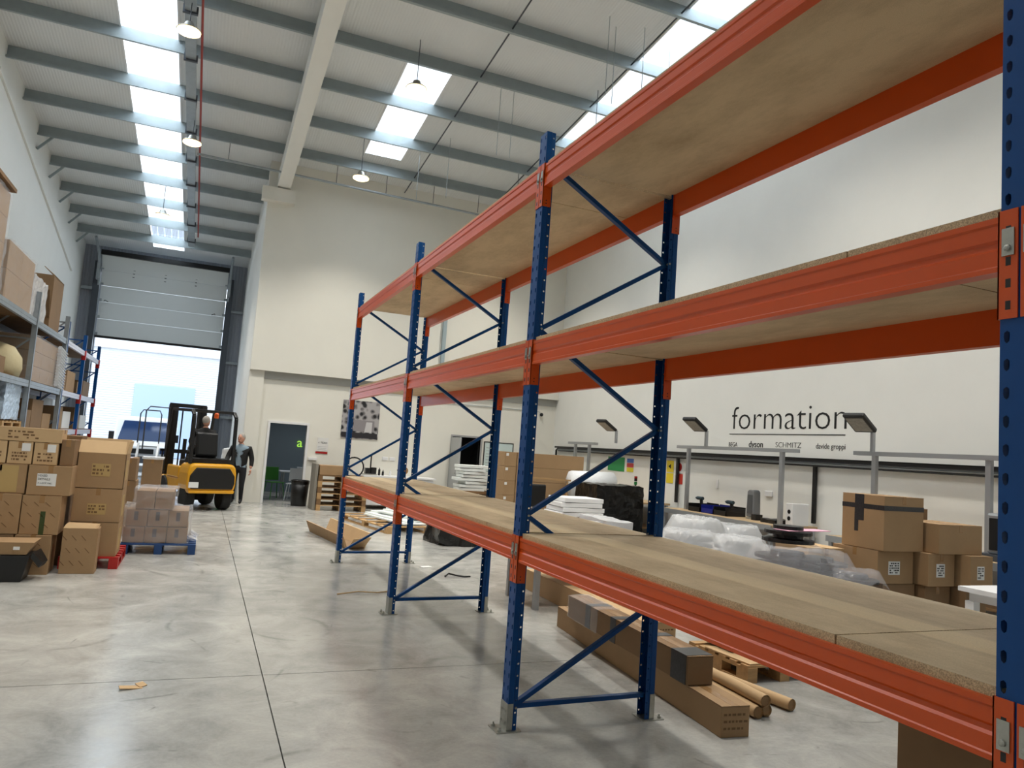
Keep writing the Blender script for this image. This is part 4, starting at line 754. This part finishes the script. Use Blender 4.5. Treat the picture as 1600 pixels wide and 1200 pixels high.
# ------------------------------------------------------------------ under the rack: long cartons, tubes
def longbox(name, label, p0, p1, wd, h, z0, m, mk_end=True):
    p0 = Vector(p0); p1 = Vector(p1); L = (p1 - p0).length; a = math.atan2(-(p1 - p0).x, (p1 - p0).y)
    t = thing(name, label, 'box', (p0.x, p0.y, z0), a)
    MB().box(-wd / 2, wd / 2, 0, L, 0, h - .005).build('body', m, t, local=True, bevel=.006)
    MB().box(-wd / 2, -.002, 0, L, h - .005, h).build('flap', m, t, local=True); MB().box(.002, wd / 2, 0, L, h - .005, h).build('flap', m, t, local=True); MB().box(-.03, .03, -.002, L, h, h + .001).build('tape', m_tape, t, local=True)
    if mk_end:
        b = MB(); R = random.Random(len(label))
        for i in range(3):
            x = -wd / 2 + .02
            while x < wd / 2 - .04: l = R.uniform(.012, .03); b.box(x, x + l, -.0015, 0, h * (.25 + .22 * i), h * (.25 + .22 * i) + .014); x += l + .012
        b.build('printing', m_print, t, local=True, kind='stuff')
    return t
longbox('long_carton', 'longest flat carton lying along the floor behind the near frame', (1.45, 2.75), (1.72, 5.70), .215, .20, 0, m_carton)
tl = longbox('long_carton', 'taped and film wrapped long carton lying on the longest carton', (1.47, 3.16), (1.60, 5.25), .21, .20, .203, m_carton3, False)
for y in (.02, .55, 1.1, 1.6): MB().box(-.108, .108, y, y + .10 + .1 * (y < .1), -.0, .203).build('black_tape', m_btape, tl, local=True)
MB().crumple(-.112, .112, 1.45, 2.1, 0, .208, 8, .012, 14, 4).build('film', m_film, tl, local=True)
longbox('long_carton', 'pale long carton furthest behind the rack on the floor', (2.22, 4.75), (2.28, 7.65), .34, .25, 0, m_carton2)
for i, (x, y, z, l, dx) in enumerate(((1.86, 3.0, .046, 1.5, .06), (1.952, 3.02, .046, 1.5, .06), (1.905, 2.98, .126, 1.6, .06), (2.24, 3.08, .046, .95, -.14))):
    t = thing('cardboard_tube', ['lower cardboard tube nearest the longest carton', 'lower cardboard tube in the middle of the bundle', 'cardboard tube lying on top of two others', 'single cardboard tube apart from the bundle'][i], 'tube', (x, y, z - .045))
    p0 = Vector((x, y, z)); p1 = p0 + Vector((dx, 1, 0)).normalized() * l; b = MB(); b.tube([p0, p1], .044, 16, False); b.tube([p0 + (p1 - p0) * .0, p1], .038, 16, False); b.build('tube_wall', m_carton2, t, smooth=True)
    d = (p1 - p0).normalized(); MB().tube([p0 + d * .012, p0 + d * .02], .0385, 16).build('end_cap', m_carton, t); MB().tube([p1 - d * .02, p1 - d * .012], .0385, 16).build('end_cap', m_carton, t)
    if i == 1: MB().tube([p0 + d * .55, p0 + d * .95], .0452, 16, False).build('label', m_paper, t)
pallet('pallet', 'small wooden pallet behind the cardboard tubes', 2.36, 3.14, 3.70, 4.5, m_wood)
tag(MB().obox((2.62, 4.0, .147), (.5, .55, .012), (0, 0, .06)).build('card_sheet', m_carton2), 'sheet of card on the small pallet', 'cardboard'); tag(MB().box(2.46, 3.0, 4.02, 4.42, .154, .30).build('black_tray', m_black, bevel=.02), 'black tray on the small pallet', 'tray')
carton('carton', 'large carton stored under the nearest rack bay', 1.60, 2.15, .75, 1.66, .16, .62, m_carton3, 'y'); carton('carton', 'dark low carton under the large one in the nearest bay', 1.63, 2.12, .78, 1.62, 0, .155, m_carton3, 'y')
# ------------------------------------------------------------------ goods between rack and right wall
# stack of cartons
GR = [(4.72, 5.30, 4.45, 5.0, .99, 1.56, 'top carton with crossed black tape on the stack by the right bench', m_carton), (4.70, 5.22, 4.5, 5.1, .645, .985, 'carton with shipping label under the crossed tape carton', m_carton), (5.26, 5.66, 4.35, 4.9, .645, .985, 'middle row carton with tilted label', m_carton), (5.70, 6.05, 4.2, 4.75, .645, .985, 'middle row carton at the right of the tilted label one', m_carton), (5.35, 6.02, 4.3, 4.9, .99, 1.30, 'wide carton with sagging corner in the upper row', m_carton), (4.78, 5.25, 4.5, 5.1, .305, .64, 'lower row carton under the labelled carton', m_carton3), (5.28, 5.66, 4.4, 4.9, .305, .64, 'lower row carton in the middle of the bench side stack', m_carton3), (5.70, 6.02, 4.25, 4.8, .305, .64, 'lower row carton at the far right of the stack', m_carton3), (4.75, 5.3, 4.45, 5.05, 0, .30, 'floor carton under the left of the stack', m_carton3), (5.35, 6.0, 4.3, 4.9, 0, .30, 'floor carton under the right of the stack', m_carton3), (5.5, 6.0, 4.95, 5.4, .72, 1.42, 'tall carton behind the wide sagging one', m_carton3), (5.5, 6.0, 4.95, 5.4, 0, .715, 'plain carton under the tall one at the back of the stack', m_carton3), (4.15, 4.66, 4.9, 5.4, .60, .95, 'pale carton beside the film covered lamps', m_carton2), (4.15, 4.66, 4.9, 5.4, 0, .595, 'plain carton under the pale one beside the covered lamps', m_carton3)]
for k, (x0, x1, y0, y1, z0, z1, lb, mm) in enumerate(GR):
    o = carton('carton', lb, x0, x1, y0, y1, z0, z1, mm, 'x' if k % 2 else 'y')
    if k == 0: t_ = MB(); t_.box(x0 - .002, x1 + .002, y0 - .002, y1 + .002, 1.41, 1.46); t_.box(x0 - .003, x0, y0 + .26, y0 + .38, 1.28, 1.56); t_.box(x0 - .003, x0, y0 + .33, y0 + .38, 1.16, 1.28); t_.build('black_tape', m_btape, o)
    if k in (1, 2, 3): face_marks(o, 'label', m_paper, x0 + .3 * (x1 - x0), x0 + .62 * (x1 - x0), y0, .74, .88, 'patch'); face_marks(o, 'printing', m_ink, x0 + .33 * (x1 - x0), x0 + .59 * (x1 - x0), y0 - .0015, .75, .87, 'rows', k, n=5)
# film covered stacks of round black fittings on low tables
m_disc = mat('black_disc', (.05, .05, .055), .4); m_pink = mat('pink_foam', (.88, .66, .74), .7)
def covered(cx, cy, zt, zb, R, seed, lab2, stacks):
    t = thing('low_table', lab2, 'table', (cx, cy, 0)); MB().box(cx - R * .8, cx + R * .8, cy - R * .75, cy + R * .75, zb - .04, zb).build('table_top', m_wood2, t)
    for sx in (-1, 1):
        for sy in (-1, 1): MB().box(cx + sx * (R * .8 - .06) - .025, cx + sx * (R * .8 - .06) + .025, cy + sy * (R * .75 - .06) - .025, cy + sy * (R * .75 - .06) + .025, 0, zb - .04).build('leg', m_alu, t)
    for (px, py, r, top) in stacks:
        z = zb
        while z < top - .07:
            b = MB(); b.lathe([(.05, 0), (r, 0), (r, .028), (r * .55, .032), (r * .5, .072), (.05, .072)], (cx + px, cy + py, z), 24); tag(b.build('lamp_disc', m_disc), 'round black fitting stacked under the %s plastic sheet' % ('farthest white', 'middle white', 'nearest clear')[seed - 1], 'light fitting', 'black fittings under the %s sheet' % ('farthest', 'middle', 'nearest')[seed - 1]); z += .074
    n = 44; b = MB(); E = R * 1.1
    def hz(u, v):
        z = zb - .30
        for (px, py, r, top) in stacks:
            d = math.hypot(u - px, v - py) - r; z = max(z, top + .012 - max(0, d) * 1.7 if d > 0 else top + .012)
        return max(z, zb + .012) if abs(u) < R * .8 and abs(v) < R * .75 else max(z, zb - .30)
    for i in range(n + 1):
        for j in range(n + 1):
            u, v = -E + 2 * E * i / n, (-E + 2 * E * j / n) * .92; ang = math.atan2(v, u)
            z = sum(hz(u + du, v + dv_) for du, dv_ in ((0, 0), (.05, 0), (-.05, 0), (0, .05), (0, -.05))) / 5; z = max(z, hz(u, v))
            q = noise.noise(Vector((u * 4 + seed, v * 4, 0))) * .02 + abs(noise.noise(Vector((math.cos(ang) * 5, math.sin(ang) * 5, seed)))) * .03 + abs(noise.noise(Vector((u * 11, v * 11 + seed, 1)))) * .012
            b.v.append((cx + u, cy + v, z + max(q, 0.002)))
    for i in range(n):
        for j in range(n): k = i * (n + 1) + j; b.face((k, k + n + 1, k + n + 2, k + 1))
    tag(b.build('plastic_sheet', [m_film5, m_film3, m_film4][seed - 1], smooth=True), ['white plastic sheet over the farthest covered table', 'white plastic sheet draped on the middle covered table', 'clear plastic sheet over black fittings at the nearest covered table'][seed - 1], 'plastic sheet')
m_film3 = film('cloudy_plastic_sheet', (.92, .93, .94), .62, .22, .5, 9); m_film5 = film('thin_plastic_sheet', (.93, .94, .95), .56, .22, .5, 9); m_film4 = film('clear_plastic_sheet', (.88, .88, .90), .78, .12, .5, 9)
covered(4.75, 7.3, 1.0, .66, .70, 1, 'low table under the farthest plastic covered fittings', [(-.24, .05, .32, 1.0), (.36, -.1, .27, .93)])
covered(3.75, 6.05, 1.0, .64, .66, 2, 'low table under the middle plastic covered fittings', [(-.23, .1, .28, .95), (.33, -.1, .27, .92)])
covered(3.55, 4.42, 1.05, .62, .66, 3, 'low table under the nearest plastic covered fittings', [(-.20, -.06, .30, 1.03), (.36, .10, .27, .95), (.30, -.42, .2, .86)])
for i, (z, r) in enumerate(((1.075, .24), (1.113, .14), (1.151, .22), (1.197, .14))):
    b = MB(); b.lathe([(.02, 0), (r, 0), (r, .032), (.02, .036)], (3.35, 4.36, z), 22); tag(b.build('lamp_disc', m_disc), ['wide bare black disc on the clear plastic sheet', 'narrow black disc between the bare discs', 'second wide bare black disc of the pile', 'top bare black disc of the pile'][i], 'light fitting')
tag(MB().obox((3.50, 4.33, 1.192), (.62, .18, .006), (0, 0, .15)).build('foam_strip', m_pink, bevel=.002), 'thin pink foam strip laid on the bare black discs', 'foam')
for i in range(3): b = MB(); b.crumple(1.75 + .42 * i, 2.12 + .42 * i, 6.5, 7.2, .775, .95 + .03 * i, 8, .03, 4, 30 + i, True); tag(b.build('bagged_goods', m_film2), ('low white film bag nearest the rack on the packing table', 'middle white film bag on the packing table', 'tallest white film bag on the packing table')[i], 'plastic bag', 'white film bags')
t = thing('packing_table', 'low packing table under the white film bags', 'table', (2.3, 6.8, 0)); MB().box(1.65, 3.0, 6.4, 7.3, .70, .74).build('table_top', m_wood2, t)
for x in (1.71, 2.94):
    for y in (6.46, 7.24): MB().box(x - .03, x + .03, y - .03, y + .03, 0, .70).build('leg', m_alu, t)
# white flat packs, black wrapped pallet, long cartons, foam sheets
t = thing('trolley', 'flat trolley carrying white flat packs', 'trolley', (4.2, 10.4, 0)); MB().box(3.75, 4.75, 10.1, 10.9, .62, .70).build('deck', m_wood2, t)
for x in (3.85, 4.65):
    for y in (10.2, 10.8): MB().bar((x, y, .08), (x, y, .62), .05, .05).build('leg', m_dark, t); MB().lathe([(.02, -.02), (.06, -.02), (.06, .02), (.02, .02)], (x, y, .06), 10, 'x').build('castor', m_rubber, t)
for i in range(4): tag(MB().obox((4.22 + .03 * (i % 2), 10.45, .745 + .082 * i), (.86 - .03 * i, .62, .075), (0, 0, .05 * (i % 2))).build('flat_pack', m_white, bevel=.008), '%s white flat pack carton on the trolley' % ('bottom', 'second', 'third', 'top')[i], 'box', 'white flat packs')
pallet('pallet', 'pallet under the black wrapped load', 5.60, 6.75, 12.1, 13.1, m_wood2)
tag(MB().crumple(5.62, 6.73, 12.12, 13.08, .175, 1.20, 16, .03, 7, 17).build('black_wrapped_load', m_bwrap), 'black stretch wrapped pallet load beside the benches', 'wrapped load')
b = MB(); b.tube([(5.75, 13.55, 1.12), (6.75, 13.5, 1.16)], .30, 16); b.v = [tuple(Vector(q) + noise.noise_vector(Vector(q) * 5) * .03) for q in b.v]; tag(b.build('film_roll', mat('white_bubble_film', (.88, .89, .90), .35, bump=.5, bscale=25), smooth=True), 'big white roll of bubble film behind the black load', 'film roll')
t = thing('roll_stand', 'low stand holding the big bubble film roll', 'stand', (6.25, 13.6, 0))
for x in (5.8, 6.7): MB().box(x - .03, x + .03, 13.3, 13.8, 0, .80).build('side_panel', m_wood2, t)
MB().box(5.8, 6.7, 13.48, 13.56, .3, .4).build('cross_rail', m_wood2, t)
pallet('pallet', 'pallet under the long and short carton stacks', 4.3, 6.3, 13.85, 14.75, m_wood2)
TIER = ['bottom', 'second from bottom', 'middle', 'second from top', 'top']
for i in range(5):
    for j, x in enumerate((4.30, 4.60)):
        o = tag(MB().box(x, x + .285, 14.0, 14.45, .145 + .32 * i, .46 + .32 * i).build('carton', m_carton, bevel=.004), '%s short carton in the column %s' % (TIER[i], ('on the open side of the tall block', 'touching the long cartons')[j]), 'box', 'short cartons in the tall block'); face_marks(o, 'sticker', m_paper, x + .03, x + .09, 14.0, .37 + .32 * i, .43 + .32 * i, 'patch')
    o = tag(MB().box(4.92, 6.28, 14.0, 14.5, .145 + .32 * i, .46 + .32 * i).build('long_carton', m_carton, bevel=.004), '%s long carton of the flat stack beside the short cartons' % TIER[i], 'box', 'long cartons stacked on the pallet')
t = thing('office_chair', 'black office chair with its back to the carton stacks', 'chair', (4.2, 12.2, 0)); MB().box(4.0, 4.42, 12.0, 12.42, .46, .54).build('seat', m_black, t, bevel=.03); MB().box(4.02, 4.40, 11.98, 12.04, .7, 1.15).build('backrest', m_black, t, bevel=.03); MB().bar((4.21, 12.02, .5), (4.21, 12.0, .8), .05, .03).build('back_stem', m_black, t); MB().tube([(4.21, 12.21, .46), (4.21, 12.21, .1)], .03, 8).build('gas_column', m_dark, t)
for k in range(5): a = 2 * PI * k / 5; MB().bar((4.21, 12.21, .10), (4.21 + .3 * math.cos(a), 12.21 + .3 * math.sin(a), .06), .04, .03).build('foot', m_black, t)
t = thing('timber_trestle', 'thin pale timber trestle standing by the office chair', 'trestle', (4.2, 11.6, 0))
for x in (3.75, 4.65): MB().bar((x, 11.6, 0), (x, 11.6, 1.28), .03, .03).build('leg', m_wood, t)
MB().bar((3.7, 11.6, 1.29), (4.72, 11.6, 1.27), .04, .03).build('top_rail', m_wood, t)
t = thing('foam_trolley', 'low trolley under the white foam sheets near the grey door', 'trolley', (4.0, 15.2, 0)); MB().box(3.6, 4.4, 14.95, 15.55, .72, .78).build('deck', m_wood2, t)
for x in (3.66, 4.34): MB().box(x - .03, x + .03, 15.0, 15.5, 0, .72).build('side_panel', m_wood2, t)
for i in range(8): tag(MB().obox((4.0 + .06 * (i % 3) - .05, 15.25, .81 + .075 * i), (.62 + .12 * (i % 2), .5, .06), (0, 0, .08 * (i % 3 - 1))).build('foam_sheet', mat('white_foam', (.90, .92, .91), .7)), 'white foam sheet, %s in the uneven pile near the grey door' % ('lowest', 'second up', 'third up', 'fourth up', 'fifth up', 'third from top', 'second from top', 'topmost')[i], 'foam', 'white foam sheets')
# ------------------------------------------------------------------ right wall: lettering, cable tray, benches
m_let = mat('black_wall_lettering', (.05, .05, .05), .6)
def wl(txt, y0, y1, z, size, **k): return text_obj('wall_lettering', txt, size, m_let, wr, (XR - .002, y0, z), (0, -1, 0), (0, 0, 1), y0 - y1, extrude=.002, **k)
wl('formation', 10.72, 7.86, 2.50, .66, offset=-.009); MB().box(XR - .006, XR, 7.88, 10.78, 2.400, 2.414).build('wall_lettering_rule', m_let, wr)
wl('BEGA', 10.785, 10.53, 2.16, .12); wl('dyson', 10.20, 9.81, 2.16, .17, offset=.002); wl('SCHMITZ', 9.476, 8.844, 2.17, .14, offset=-.002); wl('davide groppi', 8.504, 7.872, 2.17, .13)
XT = XR - .03
ct = thing('cable_tray', 'black cable tray with conduits along the right wall above the benches', 'cable tray', (XT - .1, 11.5, 1.85))
b = MB(); b.box(XT - .12, XT - .002, 4.0, 18.4, 1.985, 2.0); b.box(XT - .12, XT - .11, 4.0, 18.4, 1.95, 2.0); b.build('tray', m_black, ct)
for z, r, mm in ((1.945, .018, m_dark), (1.905, .02, m_galv), (1.87, .014, m_black)): MB().tube([(XT - .05, 4.0, z), (XT - .05, 18.3, z)], r, 8).build('conduit', mm, ct)
MB().tube([(XT - .05, 18.3, 1.94), (XT - .05, 18.42, 1.88), (XT - .05, 18.42, 1.5)], .03, 8).build('drop_pipe', m_black, ct)
for y in (8.45, 5.05, 12.4): MB().box(XT - .05, XT, y - .03, y + .03, .9, 1.88).build('drop_trunking', m_black, ct)
def bench(label, y0, y1, gy, lab_flood, yl):
    t = thing('work_bench', label, 'bench', (7.25, (y0 + y1) / 2, 0)); MB().box(6.75, 7.74, y0, y1, .81, .85).build('worktop', mat('bench_top', (.70, .60, .46), .5), t); MB().box(6.74, 6.76, y0, y1, .76, .85).build('edge_rail', m_alu, t)
    for y in (y0 + .06, y1 - .06):
        for x in (6.8, 7.68): MB().box(x - .03, x + .03, y - .03, y + .03, 0, .81).build('leg', m_alu, t)
    MB().box(6.8, 7.7, y0 + .05, y1 - .05, .28, .31).build('lower_shelf', m_wood2, t)
    for y in gy: MB().box(7.08, 7.14, y - .035, y + .035, .85, 2.06).build('gantry_post', m_alu, t)
    MB().box(7.06, 7.16, gy[0] - .35, gy[-1] + .35, 2.06, 2.12).build('gantry_rail', m_alu, t)
    f = thing('flood_light', lab_flood, 'flood light', (7.1, yl, 2.12)); MB().bar((7.1, yl, 2.12), (7.1, yl, 2.42), .05, .05).build('bracket', m_alu, f); MB().bar((7.1, yl, 2.42), (6.98, yl, 2.44), .05, .05).build('arm', m_black, f)
    R = (0, .5, .25); hd = MB().obox((6.80, yl - .03, 2.52), (.44, .32, .07), R).build('lamp_head', m_black, f, bevel=.02); MB().obox((6.782, yl - .035, 2.488), (.34, .25, .012), R).build('led_panel', mat('led_panel', (.56, .54, .50), .3, var=.25, vscale=30), hd)
    return t
bench('work bench with blue tool bins below the first wall logos', 8.35, 11.45, (8.55, 11.15), 'flood light on the bench gantry left of the large wall name', 10.6)
bench('nearest work bench behind the tall carton stack', 4.4, 7.2, (4.98, 6.68), 'flood light in front of the last letter of the wall name', 6.72)
bench('farthest work bench beyond the black wrapped load', 12.6, 16.6, (15.3, 16.05), 'flood light on the farthest bench gantry', 14.0)
for i, (y, mm) in enumerate(((10.75, m_black), (10.35, mat('blue_bin', (.06, .12, .50), .4)), (9.98, m_black))):
    t = thing('parts_bin', ['black parts bin nearest the gantry post', 'blue parts bin between two black bins', 'black parts bin with drill at its end'][i], 'bin', (7.2, y, .85)); x0, x1 = 7.0, 7.45
    for q in ((x0, x1, y - .18, y - .17, .85, 1.0), (x0, x1, y + .17, y + .18, .85, 1.0), (x1 - .01, x1, y - .18, y + .18, .85, 1.02), (x0, x0 + .01, y - .18, y + .18, .85, .94), (x0, x1, y - .18, y + .18, .85, .86)): MB().box(*q).build('side', mm, t)
for i, y in enumerate((10.85, 9.95)):
    t = thing('cordless_drill', ['cordless drill in the first black bin', 'cordless drill over the last black bin'][i], 'drill', (7.2, y, .86)); MB().tube([(7.2, y - .10, 1.10), (7.2, y + .06, 1.10), (7.2, y + .12, 1.10)], [.035, .035, .015], 10).build('body', mat('teal_plastic', (.10, .20, .24), .4), t); MB().bar((7.2, y - .05, 1.08), (7.2, y - .08, .93), .04, .05).build('grip', m_black, t); MB().box(7.16, 7.24, y - .13, y - .03, .87, .93).build('battery', m_black, t)
t = thing('tower_heater', 'grey tower heater standing on the work bench', 'heater', (7.3, 9.42, .85)); MB().lathe([(.0, 0), (.13, 0), (.13, .03), (.04, .04), (0, .04)], (7.3, 9.42, .85), 16).build('base', m_zinc, t); MB().prism([(9.32, .89), (9.53, .89), (9.51, 1.34), (9.47, 1.37), (9.37, 1.37), (9.34, 1.34)], 'x', 7.22, 7.38).build('body', mat('grey_heater', (.45, .46, .47), .4), t, bevel=.02); MB().box(7.212, 7.22, 9.36, 9.49, .95, 1.28).build('grille', mat('dark_grille', (.30, .31, .32), .5), t); MB().box(7.15, 7.3, 9.18, 9.30, .85, .95).build('control_box', m_black, t)
tag(MB().box(XR - .03, XR, 9.5, 9.68, 1.26, 1.36).build('wall_socket', m_white, bevel=.006), 'white wall socket above the tower heater', 'socket'); tag(MB().box(XR - .025, XR, 11.05, 11.1, 1.30, 1.48).build('wall_thermostat', m_white, bevel=.005), 'small white control on the wall above the tool bins', 'thermostat')
t = thing('test_unit', 'white test unit with dials beside the gantry post', 'equipment', (7.4, 8.25, .85)); MB().box(7.2, 7.55, 8.36, 8.52, .85, 1.22).build('case', m_white, t, bevel=.01)
for z in (.97, 1.08): MB().lathe([(.035, -.006), (.035, 0)], (7.2, 8.44, z), 12, 'x').build('dial', m_black, t)
tag(MB().crumple(7.05, 7.4, 8.6, 8.95, .85, .92, 6, .02, 8, 44).build('cable_heap', m_black), 'heap of black cable on the bench by the test unit', 'cable')
t = thing('signal_tower', 'red and green signal lamp on the farthest bench', 'signal lamp', (7.2, 13.2, .85)); MB().tube([(7.2, 13.2, .85), (7.2, 13.2, 1.2)], .02, 8).build('pole', m_black, t)
for z, mm in ((1.2, mat('green_lens', (.10, .45, .20), .3)), (1.28, m_black), (1.32, m_red)): MB().lathe([(.035, 0), (.035, .07)], (7.2, 13.2, z), 12).build('lens', mm, t)
for i, (y, c1) in enumerate(((12.75, (.90, .80, .15)), (12.4, (.80, .25, .20)))):
    t = thing('safety_sign', ['yellow warning sign on the right wall', 'red prohibition sign on the right wall'][i], 'sign', (XR - .01, y, 1.3)); MB().box(XR - .008, XR, y - .13, y + .13, 1.30, 1.52).build('lower_plate', mat('sign_col_%d' % i, c1, .5), t); MB().box(XR - .008, XR, y - .13, y + .13, 1.54, 1.80).build('upper_plate', m_paper if i else mat('sign_col_0', c1, .5), t); MB().lathe([(.07, -.01), (.095, -.01), (.095, -.012), (.07, -.012)] if i else [(.0, -.01), (.06, -.01), (.06, -.012), (0, -.012)], (XR, y, 1.67), 3 if not i else 16, 'x').build('symbol', m_ink if not i else m_red, t)
tag(MB().box(XR - .008, XR, 14.7, 15.5, 1.45, 1.80).build('first_aid_board', mat('green_board', (.15, .55, .30), .5)), 'green first aid board on the right wall', 'sign'); t = thing('wall_leaflet', 'small multi colour leaflet beside the green board', 'notice', (XR - .01, 14.4, 1.45))
for i, c in enumerate(((.85, .80, .2), (.75, .25, .25), (.25, .4, .7))): MB().box(XR - .008, XR, 14.28, 14.58, 1.46 + .11 * i, 1.56 + .11 * i).build('panel', mat('leaflet_%d' % i, c, .5), t)
t = thing('side_table', 'white painted table at the end of the near bay', 'table', (4.9, 3.0, 0)); MB().box(4.42, 5.6, 2.6, 3.4, .80, .84).build('table_top', m_white, t); MB().box(4.5, 5.5, 2.65, 3.35, .72, .80).build('apron', m_white, t)
for x in (4.5, 5.5):
    for y in (2.68, 3.32): MB().box(x - .04, x + .04, y - .04, y + .04, 0, .72).build('leg', m_white, t)
t = thing('vacuum_unit', 'black and silver machine on the nearest work bench', 'machine', (7.1, 4.8, .85)); MB().box(6.9, 7.3, 4.6, 5.0, .85, .93).build('base', m_dark, t); MB().box(6.95, 7.28, 4.62, 4.9, .93, 1.42).build('tower', m_alu, t, bevel=.03); MB().box(6.94, 6.952, 4.67, 4.86, .98, 1.36).build('front_panel', m_black, t)
# ------------------------------------------------------------------ hung from the roof
def high_bay(x, y, drop, group, where):
    z = zr(y) - drop; t = thing('high_bay_lamp', 'lit round high bay lamp hanging ' + where, 'lamp', (x, y, z), 0, group)
    MB().tube([(x, y, z + .16), (x, y, zr(y) - (.285 if x < -3 else .02))], .008, 6).build('suspension', m_dark, t); MB().lathe([(.03, .16), (.07, .14), (.10, .05), (.19, .02), (.205, .0), (.195, -.002)], (x, y, z), 20).build('housing', m_zinc, t, smooth=True)
    MB().lathe([(.0, -.004), (.192, -.004), (.192, -.03), (.13, -.06), (0, -.075)], (x, y, z), 20).build('lit_lens', mat('lit_lamp_lens', (1.0, .88, .66), .3, emit=3.0), t)
    d = bpy.data.lights.new('high_bay_light', 'SPOT'); d.energy = 780; d.color = (1, .94, .84); d.spot_size = 2.05; d.spot_blend = 1.0; d.shadow_soft_size = .18; l = bpy.data.objects.new('high_bay_light', d); COL.objects.link(l); l.location = (x, y, z - .09)
for x, y, d, q in ((-2.83, 12.24, 1.0, 'beside the cable trunking before the stock racks'), (-2.78, 16.39, 1.0, 'beside the cable trunking over the forklift'), (-3.52, 20.87, 1.12, 'below the long roof light near the loading door'), (1.19, 12.2, 1.0, 'in front of the short roof light'), (1.0, 16.42, 1.0, 'close to the upper back wall'), (5.1, 7.2, 1.0, 'unseen over the covered tables, added for light'), (5.1, 12.2, 1.0, 'unseen over the black wrapped load, added for light'), (5.1, 16.4, 1.0, 'unseen over the whiteboard corner, added for light'), (1.2, 8.05, 1.0, 'unseen over the far rack bays, added for light'), (-2.8, 8.05, 1.0, 'unseen over the floor carton stacks, added for light'), (1.2, 3.9, 1.0, 'unseen over the near rack bay, added for light'), (-2.8, 3.9, 1.0, 'unseen over the open floor, added for light'), (5.1, 3.9, 1.0, 'unseen over the nearest work bench, added for light')): high_bay(x, y, d, 'high bay lamps', q)  # lamps out of view continue the rows, added to brighten the lower hall
def slope_run(b, x0, x1, off, h, y0, y1): b.hexa([(x0, y0, zr(y0) - off), (x1, y0, zr(y0) - off), (x1, y1, zr(y1) - off), (x0, y1, zr(y1) - off), (x0, y0, zr(y0) - off + h), (x1, y0, zr(y0) - off + h), (x1, y1, zr(y1) - off + h), (x0, y1, zr(y1) - off + h)])
t = thing('cable_trunking', 'galvanised cable trunking hung under the purlins', 'trunking', (-2.85, 17, 7)); b = MB(); slope_run(b, -2.95, -2.76, .50, .10, 4.0, 25.0); b.build('duct', m_galv, t)
for k in range(14): y = 5 + 1.5 * k; MB().box(-2.98, -2.73, y - .03, y + .03, zr(y) - .53, zr(y) - .39).build('hanger', m_dark, t); MB().bar((-2.97, y, zr(y) - .4), (-2.97, y, zr(y)), .015, .015).build('hanger_rod', m_dark, t)
b = MB(); b.tube([(-2.66, 4, zr(4) - .48), (-2.66, 24.0, zr(24) - .48)], .022, 8); tag(b.build('sprinkler_pipe', mat('red_pipe', (.60, .16, .12), .4)), 'thin red pipe running beside the cable trunking', 'pipe')
t = thing('conduit_run', 'thin grey conduit hung across in front of the upper back wall', 'conduit', (1, 17.9, 8)); MB().tube([(-2.7, 17.6, 8.28), (7.7, 17.9, 8.21)], .03, 8).build('conduit', m_galv, t)
for k in range(8): x = -2 + 1.3 * k; MB().tube([(x, 17.62 + .04 * k * .7, 8.27), (x, 17.62 + .04 * k * .7, zr(17.7) - .02)], .008, 5).build('hanger_rod', m_dark, t)
b = MB(); b.tube([(1.60 + .24 * math.cos(2 * PI * i / 20), 17.17, 1.09 + .24 * math.sin(2 * PI * i / 20)) for i in range(21)], .018, 6, False); tag(b.build('cable_loop', m_black), 'coil of black cable leaning on the pallet stack carton', 'cable')
t = thing('steel_drum', 'green drum standing against the cladding behind the forklift', 'drum', (-1.22, 19.7, 0)); MB().lathe([(.0, 0), (.24, 0), (.25, .02), (.24, .04), (.24, .30), (.255, .32), (.24, .34), (.24, .62), (.255, .64), (.24, .66), (.24, .93), (.25, .95), (.22, .95), (0, .94)], (-1.22, 19.7, 0), 20).build('drum_body', mat('dark_green_paint', (.12, .36, .24), .4), t, smooth=True)
tag(MB().crumple(-1.38, -1.06, 19.55, 19.85, .955, 1.30, 7, .05, 6, 51, True).build('plastic_sack', m_white), 'white plastic sack on top of the green drum', 'sack')
